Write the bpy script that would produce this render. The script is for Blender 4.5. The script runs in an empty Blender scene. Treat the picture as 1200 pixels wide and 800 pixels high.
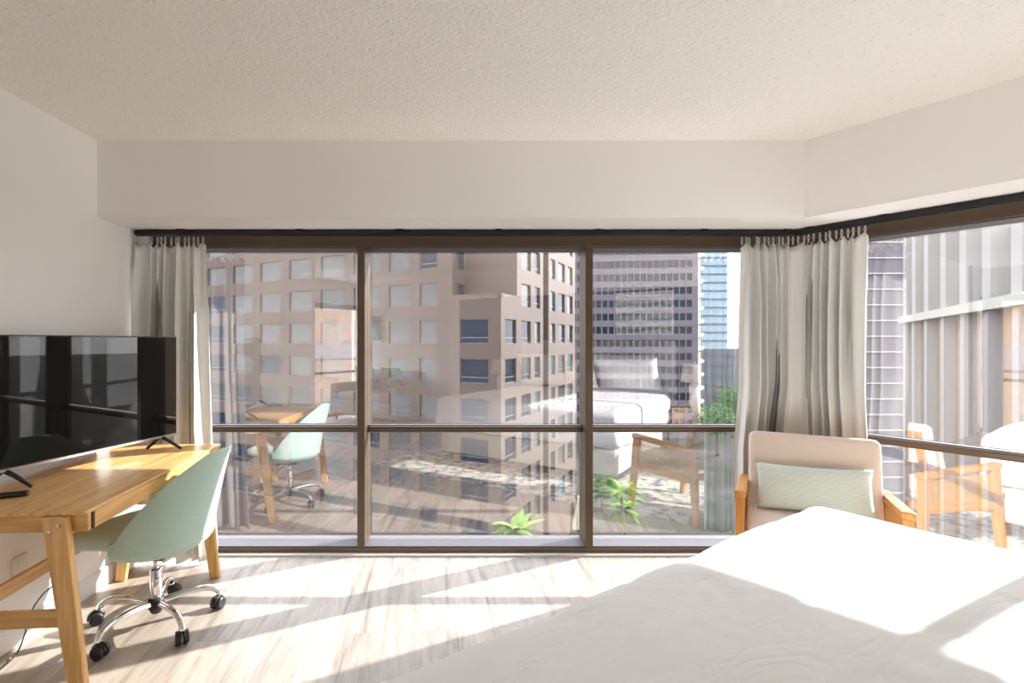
import bpy, bmesh, math, random
from mathutils import Vector, Matrix, noise as mnoise
random.seed(7)
sc = bpy.context.scene
COL = sc.collection
PI = math.pi
R = math.radians

# ------------------------------------------------------------------ scale of the place
CAMH = 1.35                      # camera height
CEIL = 2.44
WX = -2.0                        # left wall plane
HEADY = 2.777                    # front face of the soffit over the main window
FRY, GLY = 3.24, 3.37            # window frame front, glass
SOF = 2.021                      # soffit underside
A = R(34.5)                      # the bed, the second window and the back wall are turned by this
N = Vector((math.cos(A), math.sin(A)))
Q = Vector((math.sin(A), -math.cos(A)))
HEADN, FRN, GLN = 3.085, 3.55, 3.68
BACKQ = 1.30                     # back wall plane (q)


def nq(n, q, z=0.0):
    p = N * n + Q * q
    return Vector((p.x, p.y, z))


# ------------------------------------------------------------------ materials
def new_mat(name):
    m = bpy.data.materials.new(name)
    m.use_nodes = True
    nt = m.node_tree
    b = nt.nodes['Principled BSDF']
    return m, nt, b


def mat(name, col, rough=0.5, metal=0.0, spec=0.5, bump=0.0, bscale=40.0, var=0.0, vscale=6.0, sheen=0.0):
    m, nt, b = new_mat(name)
    b.inputs['Base Color'].default_value = (*col, 1)
    b.inputs['Roughness'].default_value = rough
    b.inputs['Metallic'].default_value = metal
    b.inputs['Specular IOR Level'].default_value = spec
    if sheen:
        b.inputs['Sheen Weight'].default_value = sheen
    tc = nt.nodes.new('ShaderNodeTexCoord')
    if var:
        n = nt.nodes.new('ShaderNodeTexNoise')
        n.inputs['Scale'].default_value = vscale
        n.inputs['Detail'].default_value = 5
        nt.links.new(tc.outputs['Object'], n.inputs['Vector'])
        mx = nt.nodes.new('ShaderNodeMix'); mx.data_type = 'RGBA'
        mx.inputs[6].default_value = (*[c * (1 - var) for c in col], 1)
        mx.inputs[7].default_value = (*[min(1, c * (1 + var)) for c in col], 1)
        nt.links.new(n.outputs['Fac'], mx.inputs[0])
        nt.links.new(mx.outputs[2], b.inputs['Base Color'])
    if bump:
        n2 = nt.nodes.new('ShaderNodeTexNoise')
        n2.inputs['Scale'].default_value = bscale
        n2.inputs['Detail'].default_value = 4
        nt.links.new(tc.outputs['Object'], n2.inputs['Vector'])
        bp = nt.nodes.new('ShaderNodeBump')
        bp.inputs['Strength'].default_value = bump
        bp.inputs['Distance'].default_value = 0.01
        nt.links.new(n2.outputs['Fac'], bp.inputs['Height'])
        nt.links.new(bp.outputs['Normal'], b.inputs['Normal'])
    return m


def wood(name, c1, c2, axis=1, rough=0.35, stretch=14.0):
    """long grain along the given object axis, with darker streaks and a few knots"""
    m, nt, b = new_mat(name)
    b.inputs['Roughness'].default_value = rough
    tc = nt.nodes.new('ShaderNodeTexCoord')
    mp = nt.nodes.new('ShaderNodeMapping')
    s = [stretch, stretch, stretch]; s[axis] = 1.2
    mp.inputs['Scale'].default_value = s
    nt.links.new(tc.outputs['Object'], mp.inputs['Vector'])
    n = nt.nodes.new('ShaderNodeTexNoise')
    n.inputs['Scale'].default_value = 2.2; n.inputs['Detail'].default_value = 7; n.inputs['Roughness'].default_value = 0.62
    nt.links.new(mp.outputs['Vector'], n.inputs['Vector'])
    cr = nt.nodes.new('ShaderNodeValToRGB')
    cr.color_ramp.elements[0].position = 0.36; cr.color_ramp.elements[0].color = (*c2, 1)
    cr.color_ramp.elements[1].position = 0.60; cr.color_ramp.elements[1].color = (*c1, 1)
    nt.links.new(n.outputs['Fac'], cr.inputs['Fac'])
    nt.links.new(cr.outputs['Color'], b.inputs['Base Color'])
    bp = nt.nodes.new('ShaderNodeBump'); bp.inputs['Strength'].default_value = 0.08; bp.inputs['Distance'].default_value = 0.004
    nt.links.new(n.outputs['Fac'], bp.inputs['Height'])
    nt.links.new(bp.outputs['Normal'], b.inputs['Normal'])
    return m


def floor_mat():
    m, nt, b = new_mat('whitewashed_planks')
    b.inputs['Roughness'].default_value = 0.42
    L = nt.links.new
    tc = nt.nodes.new('ShaderNodeTexCoord')
    mp = nt.nodes.new('ShaderNodeMapping'); mp.inputs['Rotation'].default_value = (0, 0, R(-5 - 90))
    L(tc.outputs['Object'], mp.inputs['Vector'])
    br = nt.nodes.new('ShaderNodeTexBrick')
    br.inputs['Scale'].default_value = 1.0
    br.inputs['Brick Width'].default_value = 1.2
    br.inputs['Row Height'].default_value = 0.17
    br.inputs['Mortar Size'].default_value = 0.0012
    br.inputs['Mortar Smooth'].default_value = 0.3
    br.inputs['Color1'].default_value = (0.0, 0.0, 0.0, 1)
    br.inputs['Color2'].default_value = (1.0, 1.0, 1.0, 1)
    br.inputs['Mortar'].default_value = (0.5, 0.5, 0.5, 1)
    br.offset = 0.37
    L(mp.outputs['Vector'], br.inputs['Vector'])
    sep = nt.nodes.new('ShaderNodeSeparateColor'); L(br.outputs['Color'], sep.inputs[0])
    off = nt.nodes.new('ShaderNodeVectorMath'); off.operation = 'MULTIPLY'
    off.inputs[1].default_value = (1.0, 8.0, 1.0)
    L(mp.outputs['Vector'], off.inputs[0])
    comb = nt.nodes.new('ShaderNodeCombineXYZ')
    mul = nt.nodes.new('ShaderNodeMath'); mul.operation = 'MULTIPLY'; mul.inputs[1].default_value = 37.0
    L(sep.outputs[0], mul.inputs[0]); L(mul.outputs[0], comb.inputs['Z'])
    add = nt.nodes.new('ShaderNodeVectorMath'); add.operation = 'ADD'
    L(off.outputs[0], add.inputs[0]); L(comb.outputs[0], add.inputs[1])
    n = nt.nodes.new('ShaderNodeTexNoise'); n.inputs['Scale'].default_value = 1.6; n.inputs['Detail'].default_value = 9
    n.inputs['Roughness'].default_value = 0.68; n.inputs['Distortion'].default_value = 0.9
    L(add.outputs[0], n.inputs['Vector'])
    cr = nt.nodes.new('ShaderNodeValToRGB')
    e = cr.color_ramp.elements
    e[0].position = 0.30; e[0].color = (0.175, 0.135, 0.105, 1)
    e[1].position = 0.62; e[1].color = (0.475, 0.415, 0.345, 1)
    e.new(0.44).color = (0.355, 0.30, 0.245, 1)
    L(n.outputs['Fac'], cr.inputs['Fac'])
    # each plank a little lighter or darker
    tone = nt.nodes.new('ShaderNodeMapRange'); tone.inputs['To Min'].default_value = 0.84; tone.inputs['To Max'].default_value = 1.1
    L(sep.outputs[0], tone.inputs['Value'])
    mx = nt.nodes.new('ShaderNodeMix'); mx.data_type = 'RGBA'; mx.blend_type = 'MULTIPLY'; mx.inputs[0].default_value = 1
    L(cr.outputs['Color'], mx.inputs[6]); L(tone.outputs[0], mx.inputs[7])
    mo = nt.nodes.new('ShaderNodeMix'); mo.data_type = 'RGBA'
    mo.inputs[7].default_value = (0.25, 0.2, 0.16, 1)
    L(br.outputs['Fac'], mo.inputs[0]); L(mx.outputs[2], mo.inputs[6])
    L(mo.outputs[2], b.inputs['Base Color'])
    bp = nt.nodes.new('ShaderNodeBump'); bp.inputs['Strength'].default_value = 0.12; bp.inputs['Distance'].default_value = 0.004
    L(n.outputs['Fac'], bp.inputs['Height']); L(bp.outputs['Normal'], b.inputs['Normal'])
    return m


def ceiling_mat():
    m, nt, b = new_mat('textured_ceiling')
    b.inputs['Base Color'].default_value = (0.80, 0.765, 0.72, 1)
    b.inputs['Roughness'].default_value = 0.95
    L = nt.links.new
    tc = nt.nodes.new('ShaderNodeTexCoord')
    v = nt.nodes.new('ShaderNodeTexVoronoi'); v.inputs['Scale'].default_value = 75
    L(tc.outputs['Object'], v.inputs['Vector'])
    n = nt.nodes.new('ShaderNodeTexNoise'); n.inputs['Scale'].default_value = 60; n.inputs['Detail'].default_value = 6
    L(tc.outputs['Object'], n.inputs['Vector'])
    mm = nt.nodes.new('ShaderNodeMath'); mm.operation = 'ADD'
    L(v.outputs['Distance'], mm.inputs[0]); L(n.outputs['Fac'], mm.inputs[1])
    bp = nt.nodes.new('ShaderNodeBump'); bp.inputs['Strength'].default_value = 0.38; bp.inputs['Distance'].default_value = 0.012
    L(mm.outputs[0], bp.inputs['Height']); L(bp.outputs['Normal'], b.inputs['Normal'])
    # tiny darker flecks of the sprayed finish
    n2 = nt.nodes.new('ShaderNodeTexNoise'); n2.inputs['Scale'].default_value = 95; n2.inputs['Detail'].default_value = 3
    L(tc.outputs['Object'], n2.inputs['Vector'])
    cr = nt.nodes.new('ShaderNodeValToRGB')
    cr.color_ramp.elements[0].position = 0.26; cr.color_ramp.elements[0].color = (0.60, 0.57, 0.53, 1)
    cr.color_ramp.elements[1].position = 0.36; cr.color_ramp.elements[1].color = (0.91, 0.89, 0.86, 1)
    L(n2.outputs['Fac'], cr.inputs['Fac']); L(cr.outputs['Color'], b.inputs['Base Color'])
    return m


def glass_mat(name, tint, refl):
    """coated window glass: part mirror, part clear and slightly tinted"""
    m = bpy.data.materials.new(name); m.use_nodes = True
    nt = m.node_tree; nt.nodes.clear()
    out = nt.nodes.new('ShaderNodeOutputMaterial')
    t = nt.nodes.new('ShaderNodeBsdfTransparent'); t.inputs['Color'].default_value = (*tint, 1)
    g = nt.nodes.new('ShaderNodeBsdfGlossy'); g.inputs['Roughness'].default_value = 0.0
    g.inputs['Color'].default_value = (1, 1, 1, 1)
    lw = nt.nodes.new('ShaderNodeLayerWeight'); lw.inputs['Blend'].default_value = 0.5
    pw = nt.nodes.new('ShaderNodeMath'); pw.operation = 'POWER'; pw.inputs[1].default_value = 5
    nt.links.new(lw.outputs['Facing'], pw.inputs[0])
    ad = nt.nodes.new('ShaderNodeMath'); ad.operation = 'MULTIPLY_ADD'; ad.inputs[1].default_value = 0.7; ad.inputs[2].default_value = refl; ad.use_clamp = True
    nt.links.new(pw.outputs[0], ad.inputs[0])
    mx = nt.nodes.new('ShaderNodeMixShader')
    nt.links.new(ad.outputs[0], mx.inputs[0])
    nt.links.new(t.outputs[0], mx.inputs[1]); nt.links.new(g.outputs[0], mx.inputs[2])
    nt.links.new(mx.outputs[0], out.inputs['Surface'])
    return m


def cloth_mat(name, col, trans=0.2, bump=0.15, bscale=300):
    m = mat(name, col, 0.9, 0, 0.2, bump, bscale, 0.05, 3)
    nt = m.node_tree
    b = nt.nodes['Principled BSDF']; out = nt.nodes['Material Output']
    tr = nt.nodes.new('ShaderNodeBsdfTranslucent'); tr.inputs['Color'].default_value = (*col, 1)
    mx = nt.nodes.new('ShaderNodeMixShader'); mx.inputs[0].default_value = trans
    nt.links.new(b.outputs[0], mx.inputs[1]); nt.links.new(tr.outputs[0], mx.inputs[2])
    nt.links.new(mx.outputs[0], out.inputs['Surface'])
    return m


def stripe_mat(name, c1, c2, axis, scale):
    m, nt, b = new_mat(name)
    b.inputs['Roughness'].default_value = 0.9
    tc = nt.nodes.new('ShaderNodeTexCoord')
    w = nt.nodes.new('ShaderNodeTexWave'); w.bands_direction = axis; w.inputs['Scale'].default_value = scale
    w.inputs['Distortion'].default_value = 0.3
    nt.links.new(tc.outputs['Object'], w.inputs['Vector'])
    mx = nt.nodes.new('ShaderNodeMix'); mx.data_type = 'RGBA'
    mx.inputs[6].default_value = (*c1, 1); mx.inputs[7].default_value = (*c2, 1)
    nt.links.new(w.outputs['Fac'], mx.inputs[0]); nt.links.new(mx.outputs[2], b.inputs['Base Color'])
    bp = nt.nodes.new('ShaderNodeBump'); bp.inputs['Strength'].default_value = 0.4; bp.inputs['Distance'].default_value = 0.004
    nt.links.new(w.outputs['Fac'], bp.inputs['Height']); nt.links.new(bp.outputs['Normal'], b.inputs['Normal'])
    return m


def patch_mat(name, cols, scale, rough=0.95, detail=6, pos=None):
    m, nt, b = new_mat(name)
    b.inputs['Specular IOR Level'].default_value = 0.08
    b.inputs['Roughness'].default_value = rough
    tc = nt.nodes.new('ShaderNodeTexCoord')
    n = nt.nodes.new('ShaderNodeTexNoise'); n.inputs['Scale'].default_value = scale; n.inputs['Detail'].default_value = detail
    n.inputs['Roughness'].default_value = 0.7
    nt.links.new(tc.outputs['Object'], n.inputs['Vector'])
    cr = nt.nodes.new('ShaderNodeValToRGB'); e = cr.color_ramp.elements
    k = len(cols)
    ps = pos or [0.35 + 0.3 * i / (k - 1) for i in range(k)]
    e[0].position = ps[0]; e[0].color = (*cols[0], 1)
    e[1].position = ps[-1]; e[1].color = (*cols[-1], 1)
    for i in range(1, k - 1):
        e.new(ps[i]).color = (*cols[i], 1)
    nt.links.new(n.outputs['Fac'], cr.inputs['Fac']); nt.links.new(cr.outputs['Color'], b.inputs['Base Color'])
    return m


M = {}
M['wall'] = mat('wall_paint', (0.90, 0.885, 0.868), 0.85, bump=0.06, bscale=120)
M['ceiling'] = ceiling_mat()
M['floor'] = floor_mat()
M['white_trim'] = mat('white_trim_paint', (0.82, 0.80, 0.77), 0.4)
M['bronze'] = mat('bronze_anodised', (0.115, 0.080, 0.052), 0.38, 0.35, 0.5, 0.03, 200)
M['alu'] = mat('grey_alu_bead', (0.11, 0.105, 0.11), 0.5, 0.0, 0.3)
M['glass'] = glass_mat('window_glass', (0.85, 0.85, 0.86), 0.24)
M['black_metal'] = mat('black_metal', (0.012, 0.012, 0.013), 0.45, 0.2)
M['curtain'] = cloth_mat('linen_curtain', (0.77, 0.775, 0.76), 0.0)
M['lining'] = mat('blackout_lining', (0.20, 0.19, 0.185), 0.9)
M['steel'] = mat('steel', (0.65, 0.64, 0.62), 0.3, 1.0)
M['chrome'] = mat('chrome', (0.82, 0.82, 0.83), 0.08, 1.0)
M['bamboo'] = wood('bamboo_long', (0.80, 0.49, 0.19), (0.58, 0.30, 0.09), 1, 0.3, 16)
M['bamboo_leg'] = wood('bamboo_leg', (0.80, 0.48, 0.175), (0.57, 0.29, 0.085), 2, 0.35, 16)
M['bamboo_x'] = wood('bamboo_cross', (0.80, 0.485, 0.18), (0.58, 0.30, 0.088), 0, 0.35, 16)
M['slot'] = mat('dark_slot', (0.06, 0.02, 0.01), 0.8)
M['mint'] = mat('mint_weave', (0.52, 0.70, 0.62), 0.92, 0, 0.2, 0.35, 260, 0.06, 90, 0.2)
M['mint_seat'] = mat('mint_weave_seat', (0.53, 0.68, 0.61), 0.92, 0, 0.2, 0.35, 260, 0.06, 90, 0.2)
M['black_plastic'] = mat('black_plastic', (0.018, 0.018, 0.02), 0.4)
M['screen'] = mat('tv_screen', (0.006, 0.006, 0.007), 0.02, 0, 0.42)
M['silver_edge'] = mat('tv_silver_edge', (0.45, 0.43, 0.42), 0.3, 0.8)
M['oak_orange'] = wood('orange_oak', (0.66, 0.285, 0.055), (0.47, 0.17, 0.028), 1, 0.35, 18)
M['oak_orange_leg'] = wood('orange_oak_leg', (0.66, 0.285, 0.055), (0.47, 0.17, 0.028), 2, 0.35, 18)
M['cane'] = mat('cane_weave', (0.62, 0.36, 0.11), 0.6, bump=0.2, bscale=300)
M['beige_fabric'] = mat('beige_fabric', (0.72, 0.60, 0.51), 0.92, 0, 0.2, 0.2, 300, 0.04, 20, 0.2)
M['mint_stripe'] = stripe_mat('mint_stripe', (0.68, 0.71, 0.645), (0.50, 0.57, 0.505), 'Y', 32)
M['linen_white'] = mat('white_bedding', (0.90, 0.897, 0.895), 0.9, 0, 0.2, 0.5, 7, 0.0)
def wrinkles(m):
    nt = m.node_tree; b = nt.nodes['Principled BSDF']; L = nt.links.new
    tc = nt.nodes.new('ShaderNodeTexCoord'); mp = nt.nodes.new('ShaderNodeMapping')
    mp.inputs['Rotation'].default_value = (0, 0, R(25)); mp.inputs['Scale'].default_value = (1.3, 3.4, 1.0)
    L(tc.outputs['Object'], mp.inputs['Vector'])
    n = nt.nodes.new('ShaderNodeTexNoise'); n.inputs['Scale'].default_value = 2.6; n.inputs['Detail'].default_value = 2; n.inputs['Distortion'].default_value = 1.2
    n.inputs['Roughness'].default_value = 0.55
    L(mp.outputs[0], n.inputs['Vector'])
    a = nt.nodes.new('ShaderNodeMath'); a.operation = 'SUBTRACT'; a.inputs[1].default_value = 0.5; L(n.outputs['Fac'], a.inputs[0])
    c = nt.nodes.new('ShaderNodeMath'); c.operation = 'ABSOLUTE'; L(a.outputs[0], c.inputs[0])
    p = nt.nodes.new('ShaderNodeMath'); p.operation = 'POWER'; p.inputs[1].default_value = 0.6; L(c.outputs[0], p.inputs[0])
    bp = nt.nodes.new('ShaderNodeBump'); bp.inputs['Strength'].default_value = 0.16; bp.inputs['Distance'].default_value = 0.03
    L(p.outputs[0], bp.inputs['Height']); L(bp.outputs['Normal'], b.inputs['Normal'])


wrinkles(M['linen_white'])
M['white_pillow'] = mat('white_pillow', (0.86, 0.85, 0.84), 0.9, 0, 0.2, 0.15, 30)
M['box_beige'] = mat('box_spring_beige', (0.60, 0.56, 0.49), 0.9, 0, 0.2, 0.15, 300)
M['headboard_grey'] = mat('headboard_grey', (0.44, 0.43, 0.42), 0.9, 0, 0.2, 0.2, 250)
M['knit'] = patch_mat('cream_knit', [(0.35, 0.25, 0.12), (0.78, 0.72, 0.6), (0.85, 0.8, 0.7)], 40)
M['lamp_shade'] = mat('linen_shade', (0.50, 0.45, 0.37), 0.9, bump=0.2, bscale=260)
M['lamp_base'] = mat('ceramic_white', (0.72, 0.70, 0.66), 0.3)
M['pine'] = wood('pale_pine', (0.60, 0.42, 0.24), (0.46, 0.30, 0.16), 0, 0.45, 14)
M['rug'] = patch_mat('faded_rug', [(0.08, 0.10, 0.16), (0.22, 0.27, 0.33), (0.62, 0.58, 0.48), (0.74, 0.70, 0.60)], 9, pos=[0.33, 0.43, 0.5, 0.62])
M['sofa'] = mat('sofa_taupe', (0.42, 0.36, 0.33), 0.92, 0, 0.2, 0.2, 200)
M['leaf_print'] = patch_mat('leaf_print', [(0.05, 0.16, 0.09), (0.20, 0.30, 0.18), (0.66, 0.62, 0.52)], 14)
M['wave_art'] = None
M['outlet'] = mat('outlet_plastic', (0.80, 0.78, 0.74), 0.4)
# outside
M['stone'] = mat('pink_granite', (0.0656, 0.0467, 0.0377), 0.7, 0, 0.3, 0, 40, 0.10, 0.35)
def joints(m, step, strength):
    nt = m.node_tree; b = nt.nodes['Principled BSDF']; L = nt.links.new
    src = b.inputs['Base Color'].links[0].from_socket
    tc = nt.nodes.new('ShaderNodeTexCoord'); sp = nt.nodes.new('ShaderNodeSeparateXYZ'); L(tc.outputs['Object'], sp.inputs[0])
    d = nt.nodes.new('ShaderNodeMath'); d.operation = 'DIVIDE'; d.inputs[1].default_value = step; L(sp.outputs['Z'], d.inputs[0])
    f = nt.nodes.new('ShaderNodeMath'); f.operation = 'FRACT'; L(d.outputs[0], f.inputs[0])
    g = nt.nodes.new('ShaderNodeMath'); g.operation = 'LESS_THAN'; g.inputs[1].default_value = 0.06; L(f.outputs[0], g.inputs[0])
    k = nt.nodes.new('ShaderNodeMath'); k.operation = 'MULTIPLY'; k.inputs[1].default_value = strength; L(g.outputs[0], k.inputs[0])
    mx = nt.nodes.new('ShaderNodeMix'); mx.data_type = 'RGBA'; mx.inputs[7].default_value = (0.05, 0.035, 0.03, 1)
    L(k.outputs[0], mx.inputs[0]); L(src, mx.inputs[6]); L(mx.outputs[2], b.inputs['Base Color'])


joints(M['stone'], 1.0, 0.35)
M['stone_grey'] = mat('grey_concrete', (0.0943, 0.0869, 0.0984), 0.8, 0, 0.3, 0, 40, 0.08, 0.3)
M['cream_stone'] = mat('cream_concrete', (0.5084, 0.4756, 0.3772), 0.8)
M['fin'] = mat('pale_concrete', (0.2952, 0.2829, 0.2706), 0.8, 0, 0.3, 0, 40, 0.06, 0.5)
M['tan_wall'] = mat('tan_render', (0.2706, 0.1845, 0.1107), 0.8, 0, 0.3, 0, 10, 0.1, 0.4)
M['white_ledge'] = mat('white_ledge', (0.3772, 0.3608, 0.3198), 0.7, 0, 0.3, 0, 10, 0.12, 1.2)
M['win_dark'] = mat('office_glass_dark', (0.010, 0.015, 0.026), 0.08, 0, 0.12)
M['win_teal'] = mat('office_glass_teal', (0.02, 0.075, 0.085), 0.08, 0, 0.25)
M['win_blind'] = mat('office_glass_blind', (0.0410, 0.0443, 0.0451), 0.15, 0, 0.3, 0, 1, 0.25, 0.7)
M['win_bar'] = mat('office_window_bar', (0.0902, 0.0820, 0.0763), 0.5)
M['blue_glass'] = mat('blue_curtain_wall', (0.1640, 0.2378, 0.2870), 0.12, 0.0, 0.4, 0, 1, 0.25, 0.08)
M['slab_dark'] = mat('dark_slab', (0.06, 0.07, 0.085), 0.6)
M['dark_block'] = mat('dark_block', (0.07, 0.08, 0.09), 0.6, 0, 0.4, 0, 1, 0.3, 0.2)
M['asphalt'] = patch_mat('street_asphalt', [(0.012, 0.016, 0.009), (0.024, 0.026, 0.020), (0.045, 0.044, 0.042)], 0.06)
M['bark'] = mat('bark', (0.16, 0.11, 0.07), 0.9, 0, 0.2, 0.5, 10)
M['leaf'] = patch_mat('tree_leaf', [(0.015, 0.04, 0.01), (0.04, 0.10, 0.02), (0.09, 0.16, 0.035)], 0.9)
M['palm_leaf'] = patch_mat('palm_leaf', [(0.05, 0.11, 0.015), (0.12, 0.22, 0.035)], 1.2)
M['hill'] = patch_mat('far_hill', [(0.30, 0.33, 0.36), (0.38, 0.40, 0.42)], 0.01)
M['town_white'] = mat('town_white', (0.52, 0.52, 0.52), 0.7)


def wave_art():
    m, nt, b = new_mat('green_wave_print')
    b.inputs['Roughness'].default_value = 0.6
    tc = nt.nodes.new('ShaderNodeTexCoord')
    w = nt.nodes.new('ShaderNodeTexWave'); w.bands_direction = 'Z'
    w.inputs['Scale'].default_value = 3.2; w.inputs['Distortion'].default_value = 5; w.inputs['Detail'].default_value = 2
    w.inputs['Detail Scale'].default_value = 0.9
    nt.links.new(tc.outputs['Object'], w.inputs['Vector'])
    cr = nt.nodes.new('ShaderNodeValToRGB'); e = cr.color_ramp.elements
    e[0].position = 0.2; e[0].color = (0.36, 0.50, 0.34, 1)
    e[1].position = 0.6; e[1].color = (0.72, 0.72, 0.66, 1)
    nt.links.new(w.outputs['Fac'], cr.inputs['Fac']); nt.links.new(cr.outputs['Color'], b.inputs['Base Color'])
    return m


M['wave_art'] = wave_art()


# ------------------------------------------------------------------ mesh builder
class MB:
    def __init__(self):
        self.v = []; self.f = []; self.mi = []; self.sm = []

    def add(self, vs, fs, mi=0, smooth=False, mtx=None):
        o = len(self.v)
        for p in vs:
            p = Vector(p)
            self.v.append(mtx @ p if mtx is not None else p)
        for f in fs:
            self.f.append([i + o for i in f]); self.mi.append(mi); self.sm.append(smooth)
        return self

    def box(self, lo, hi, mi=0, mtx=None):
        x0, y0, z0 = lo; x1, y1, z1 = hi
        vs = [(x0, y0, z0), (x1, y0, z0), (x1, y1, z0), (x0, y1, z0), (x0, y0, z1), (x1, y0, z1), (x1, y1, z1), (x0, y1, z1)]
        fs = [(0, 3, 2, 1), (4, 5, 6, 7), (0, 1, 5, 4), (1, 2, 6, 5), (2, 3, 7, 6), (3, 0, 4, 7)]
        return self.add(vs, fs, mi, False, mtx)

    def hexa(self, bot, top, mi=0):
        """a tapering post: four corners below, four above, the same turn"""
        fs = [(3, 2, 1, 0), (4, 5, 6, 7), (0, 1, 5, 4), (1, 2, 6, 5), (2, 3, 7, 6), (3, 0, 4, 7)]
        return self.add(list(bot) + list(top), fs, mi)

    def prism(self, poly, z0, z1, mi=0):
        n = len(poly)
        ar = sum(poly[i][0] * poly[(i + 1) % n][1] - poly[(i + 1) % n][0] * poly[i][1] for i in range(n))
        if ar < 0: poly = poly[::-1]
        vs = [(x, y, z0) for x, y in poly] + [(x, y, z1) for x, y in poly]
        fs = [tuple(range(n))[::-1], tuple(range(n, 2 * n))]
        fs += [(i, (i + 1) % n, n + (i + 1) % n, n + i) for i in range(n)]
        return self.add(vs, fs, mi)

    def lathe(self, prof, seg=24, mi=0, mtx=None, smooth=True):
        vs = []; fs = []
        for r, z in prof:
            for k in range(seg):
                a = 2 * PI * k / seg
                vs.append((r * math.cos(a), r * math.sin(a), z))
        for i in range(len(prof) - 1):
            for k in range(seg):
                a = i * seg + k; b = i * seg + (k + 1) % seg
                fs.append((a, b, b + seg, a + seg))
        fs.append(tuple(range(seg))[::-1]); fs.append(tuple(range((len(prof) - 1) * seg, len(prof) * seg)))
        return self.add(vs, fs, mi, smooth, mtx)

    def tube(self, pts, r, seg=8, mi=0, mtx=None):
        pts = [Vector(p) for p in pts]
        rs = r if isinstance(r, (list, tuple)) else [r] * len(pts)
        vs = []; fs = []
        up = Vector((0, 0, 1))
        prev = None
        for i, p in enumerate(pts):
            d = (pts[min(i + 1, len(pts) - 1)] - pts[max(i - 1, 0)]).normalized()
            if prev is None:
                s = d.cross(up) if abs(d.z) < 0.95 else d.cross(Vector((0, 1, 0)))
            else:
                s = prev - d * prev.dot(d)
            s.normalize(); prev = s
            t = s.cross(d)
            for k in range(seg):
                a = 2 * PI * k / seg
                vs.append(p + (s * math.cos(a) + t * math.sin(a)) * rs[i])
        for i in range(len(pts) - 1):
            for k in range(seg):
                a = i * seg + k; b = i * seg + (k + 1) % seg
                fs.append((a, b, b + seg, a + seg))
        fs.append(tuple(range(seg))[::-1]); fs.append(tuple(range((len(pts) - 1) * seg, len(pts) * seg)))
        return self.add(vs, fs, mi, True, mtx)

    def grid(self, fn, nu, nv, mi=0, smooth=True):
        vs = [fn(i / nu, j / nv) for j in range(nv + 1) for i in range(nu + 1)]
        fs = [(j * (nu + 1) + i, j * (nu + 1) + i + 1, (j + 1) * (nu + 1) + i + 1, (j + 1) * (nu + 1) + i) for j in range(nv) for i in range(nu)]
        return self.add(vs, fs, mi, smooth)

    def soft(self, size, r, seg=14, fn=None, mi=0, mtx=None):
        """a box with round edges; fn(p) may move each point"""
        hx, hy, hz = [s / 2 for s in size]
        r = min(r, hx, hy, hz)
        def axis(h):
            inner = [-h + 2 * h * i / seg for i in range(seg + 1)]
            ex = [-h + r * (1 - math.cos(a * PI / 8)) for a in range(1, 4)]
            ex = ex + [-e for e in ex]
            return sorted(set(round(x, 6) for x in inner + ex))
        ax, ay, az = axis(hx), axis(hy), axis(hz)
        idx = {}; vs = []; fs = []
        def vid(p):
            k = (round(p[0], 5), round(p[1], 5), round(p[2], 5))
            if k not in idx:
                c = Vector((max(-hx + r, min(hx - r, p[0])), max(-hy + r, min(hy - r, p[1])), max(-hz + r, min(hz - r, p[2]))))
                d = Vector(p) - c
                q = c + d.normalized() * r if d.length > 1e-9 else Vector(p)
                if fn: q = fn(q)
                idx[k] = len(vs); vs.append(q)
            return idx[k]
        def face(a1, a2, mk, flip):
            for i in range(len(a1) - 1):
                for j in range(len(a2) - 1):
                    q = [vid(mk(a1[i], a2[j])), vid(mk(a1[i + 1], a2[j])), vid(mk(a1[i + 1], a2[j + 1])), vid(mk(a1[i], a2[j + 1]))]
                    fs.append(tuple(q[::-1]) if flip else tuple(q))
        face(ax, ay, lambda a, b: (a, b, hz), False); face(ax, ay, lambda a, b: (a, b, -hz), True)
        face(ax, az, lambda a, b: (a, -hy, b), False); face(ax, az, lambda a, b: (a, hy, b), True)
        face(ay, az, lambda a, b: (hx, a, b), False); face(ay, az, lambda a, b: (-hx, a, b), True)
        return self.add(vs, fs, mi, True, mtx)

    def build(self, name, mats, parent=None, loc=None, rotz=None, bevel=0.0, solid=0.0, subd=0):
        me = bpy.data.meshes.new(name)
        me.from_pydata([tuple(p) for p in self.v], [], self.f)
        if not isinstance(mats, (list, tuple)): mats = [mats]
        for mm in mats: me.materials.append(mm)
        for p, a, s in zip(me.polygons, self.mi, self.sm):
            p.material_index = a; p.use_smooth = s
        me.update()
        o = bpy.data.objects.new(name, me); COL.objects.link(o)
        if parent: o.parent = parent
        if loc is not None: o.location = loc
        if rotz is not None: o.rotation_euler = (0, 0, rotz)
        if solid:
            s = o.modifiers.new('thick', 'SOLIDIFY'); s.thickness = solid; s.offset = 0
        if bevel:
            b = o.modifiers.new('edge', 'BEVEL'); b.width = bevel; b.segments = 2; b.limit_method = 'ANGLE'
        if subd:
            s = o.modifiers.new('sub', 'SUBSURF'); s.levels = subd; s.render_levels = subd
        return o


def tag(o, label, cat, group=None, kind=None):
    if label: o['label'] = label
    if cat: o['category'] = cat
    if group: o['group'] = group
    if kind: o['kind'] = kind
    return o


def thing(name, label, cat, loc=(0, 0, 0), rotz=0, group=None, kind=None):
    o = bpy.data.objects.new(name, None); COL.objects.link(o)
    o.location = loc; o.rotation_euler = (0, 0, rotz); o.empty_display_size = 0.1
    return tag(o, label, cat, group, kind)


def struct(name, mb, m, label, cat, **k):
    o = mb.build(name, m, **k)
    return tag(o, label, cat, None, 'structure')


def copy_part(o, parent):
    c = o.copy(); COL.objects.link(c); c.parent = parent
    return c


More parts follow.
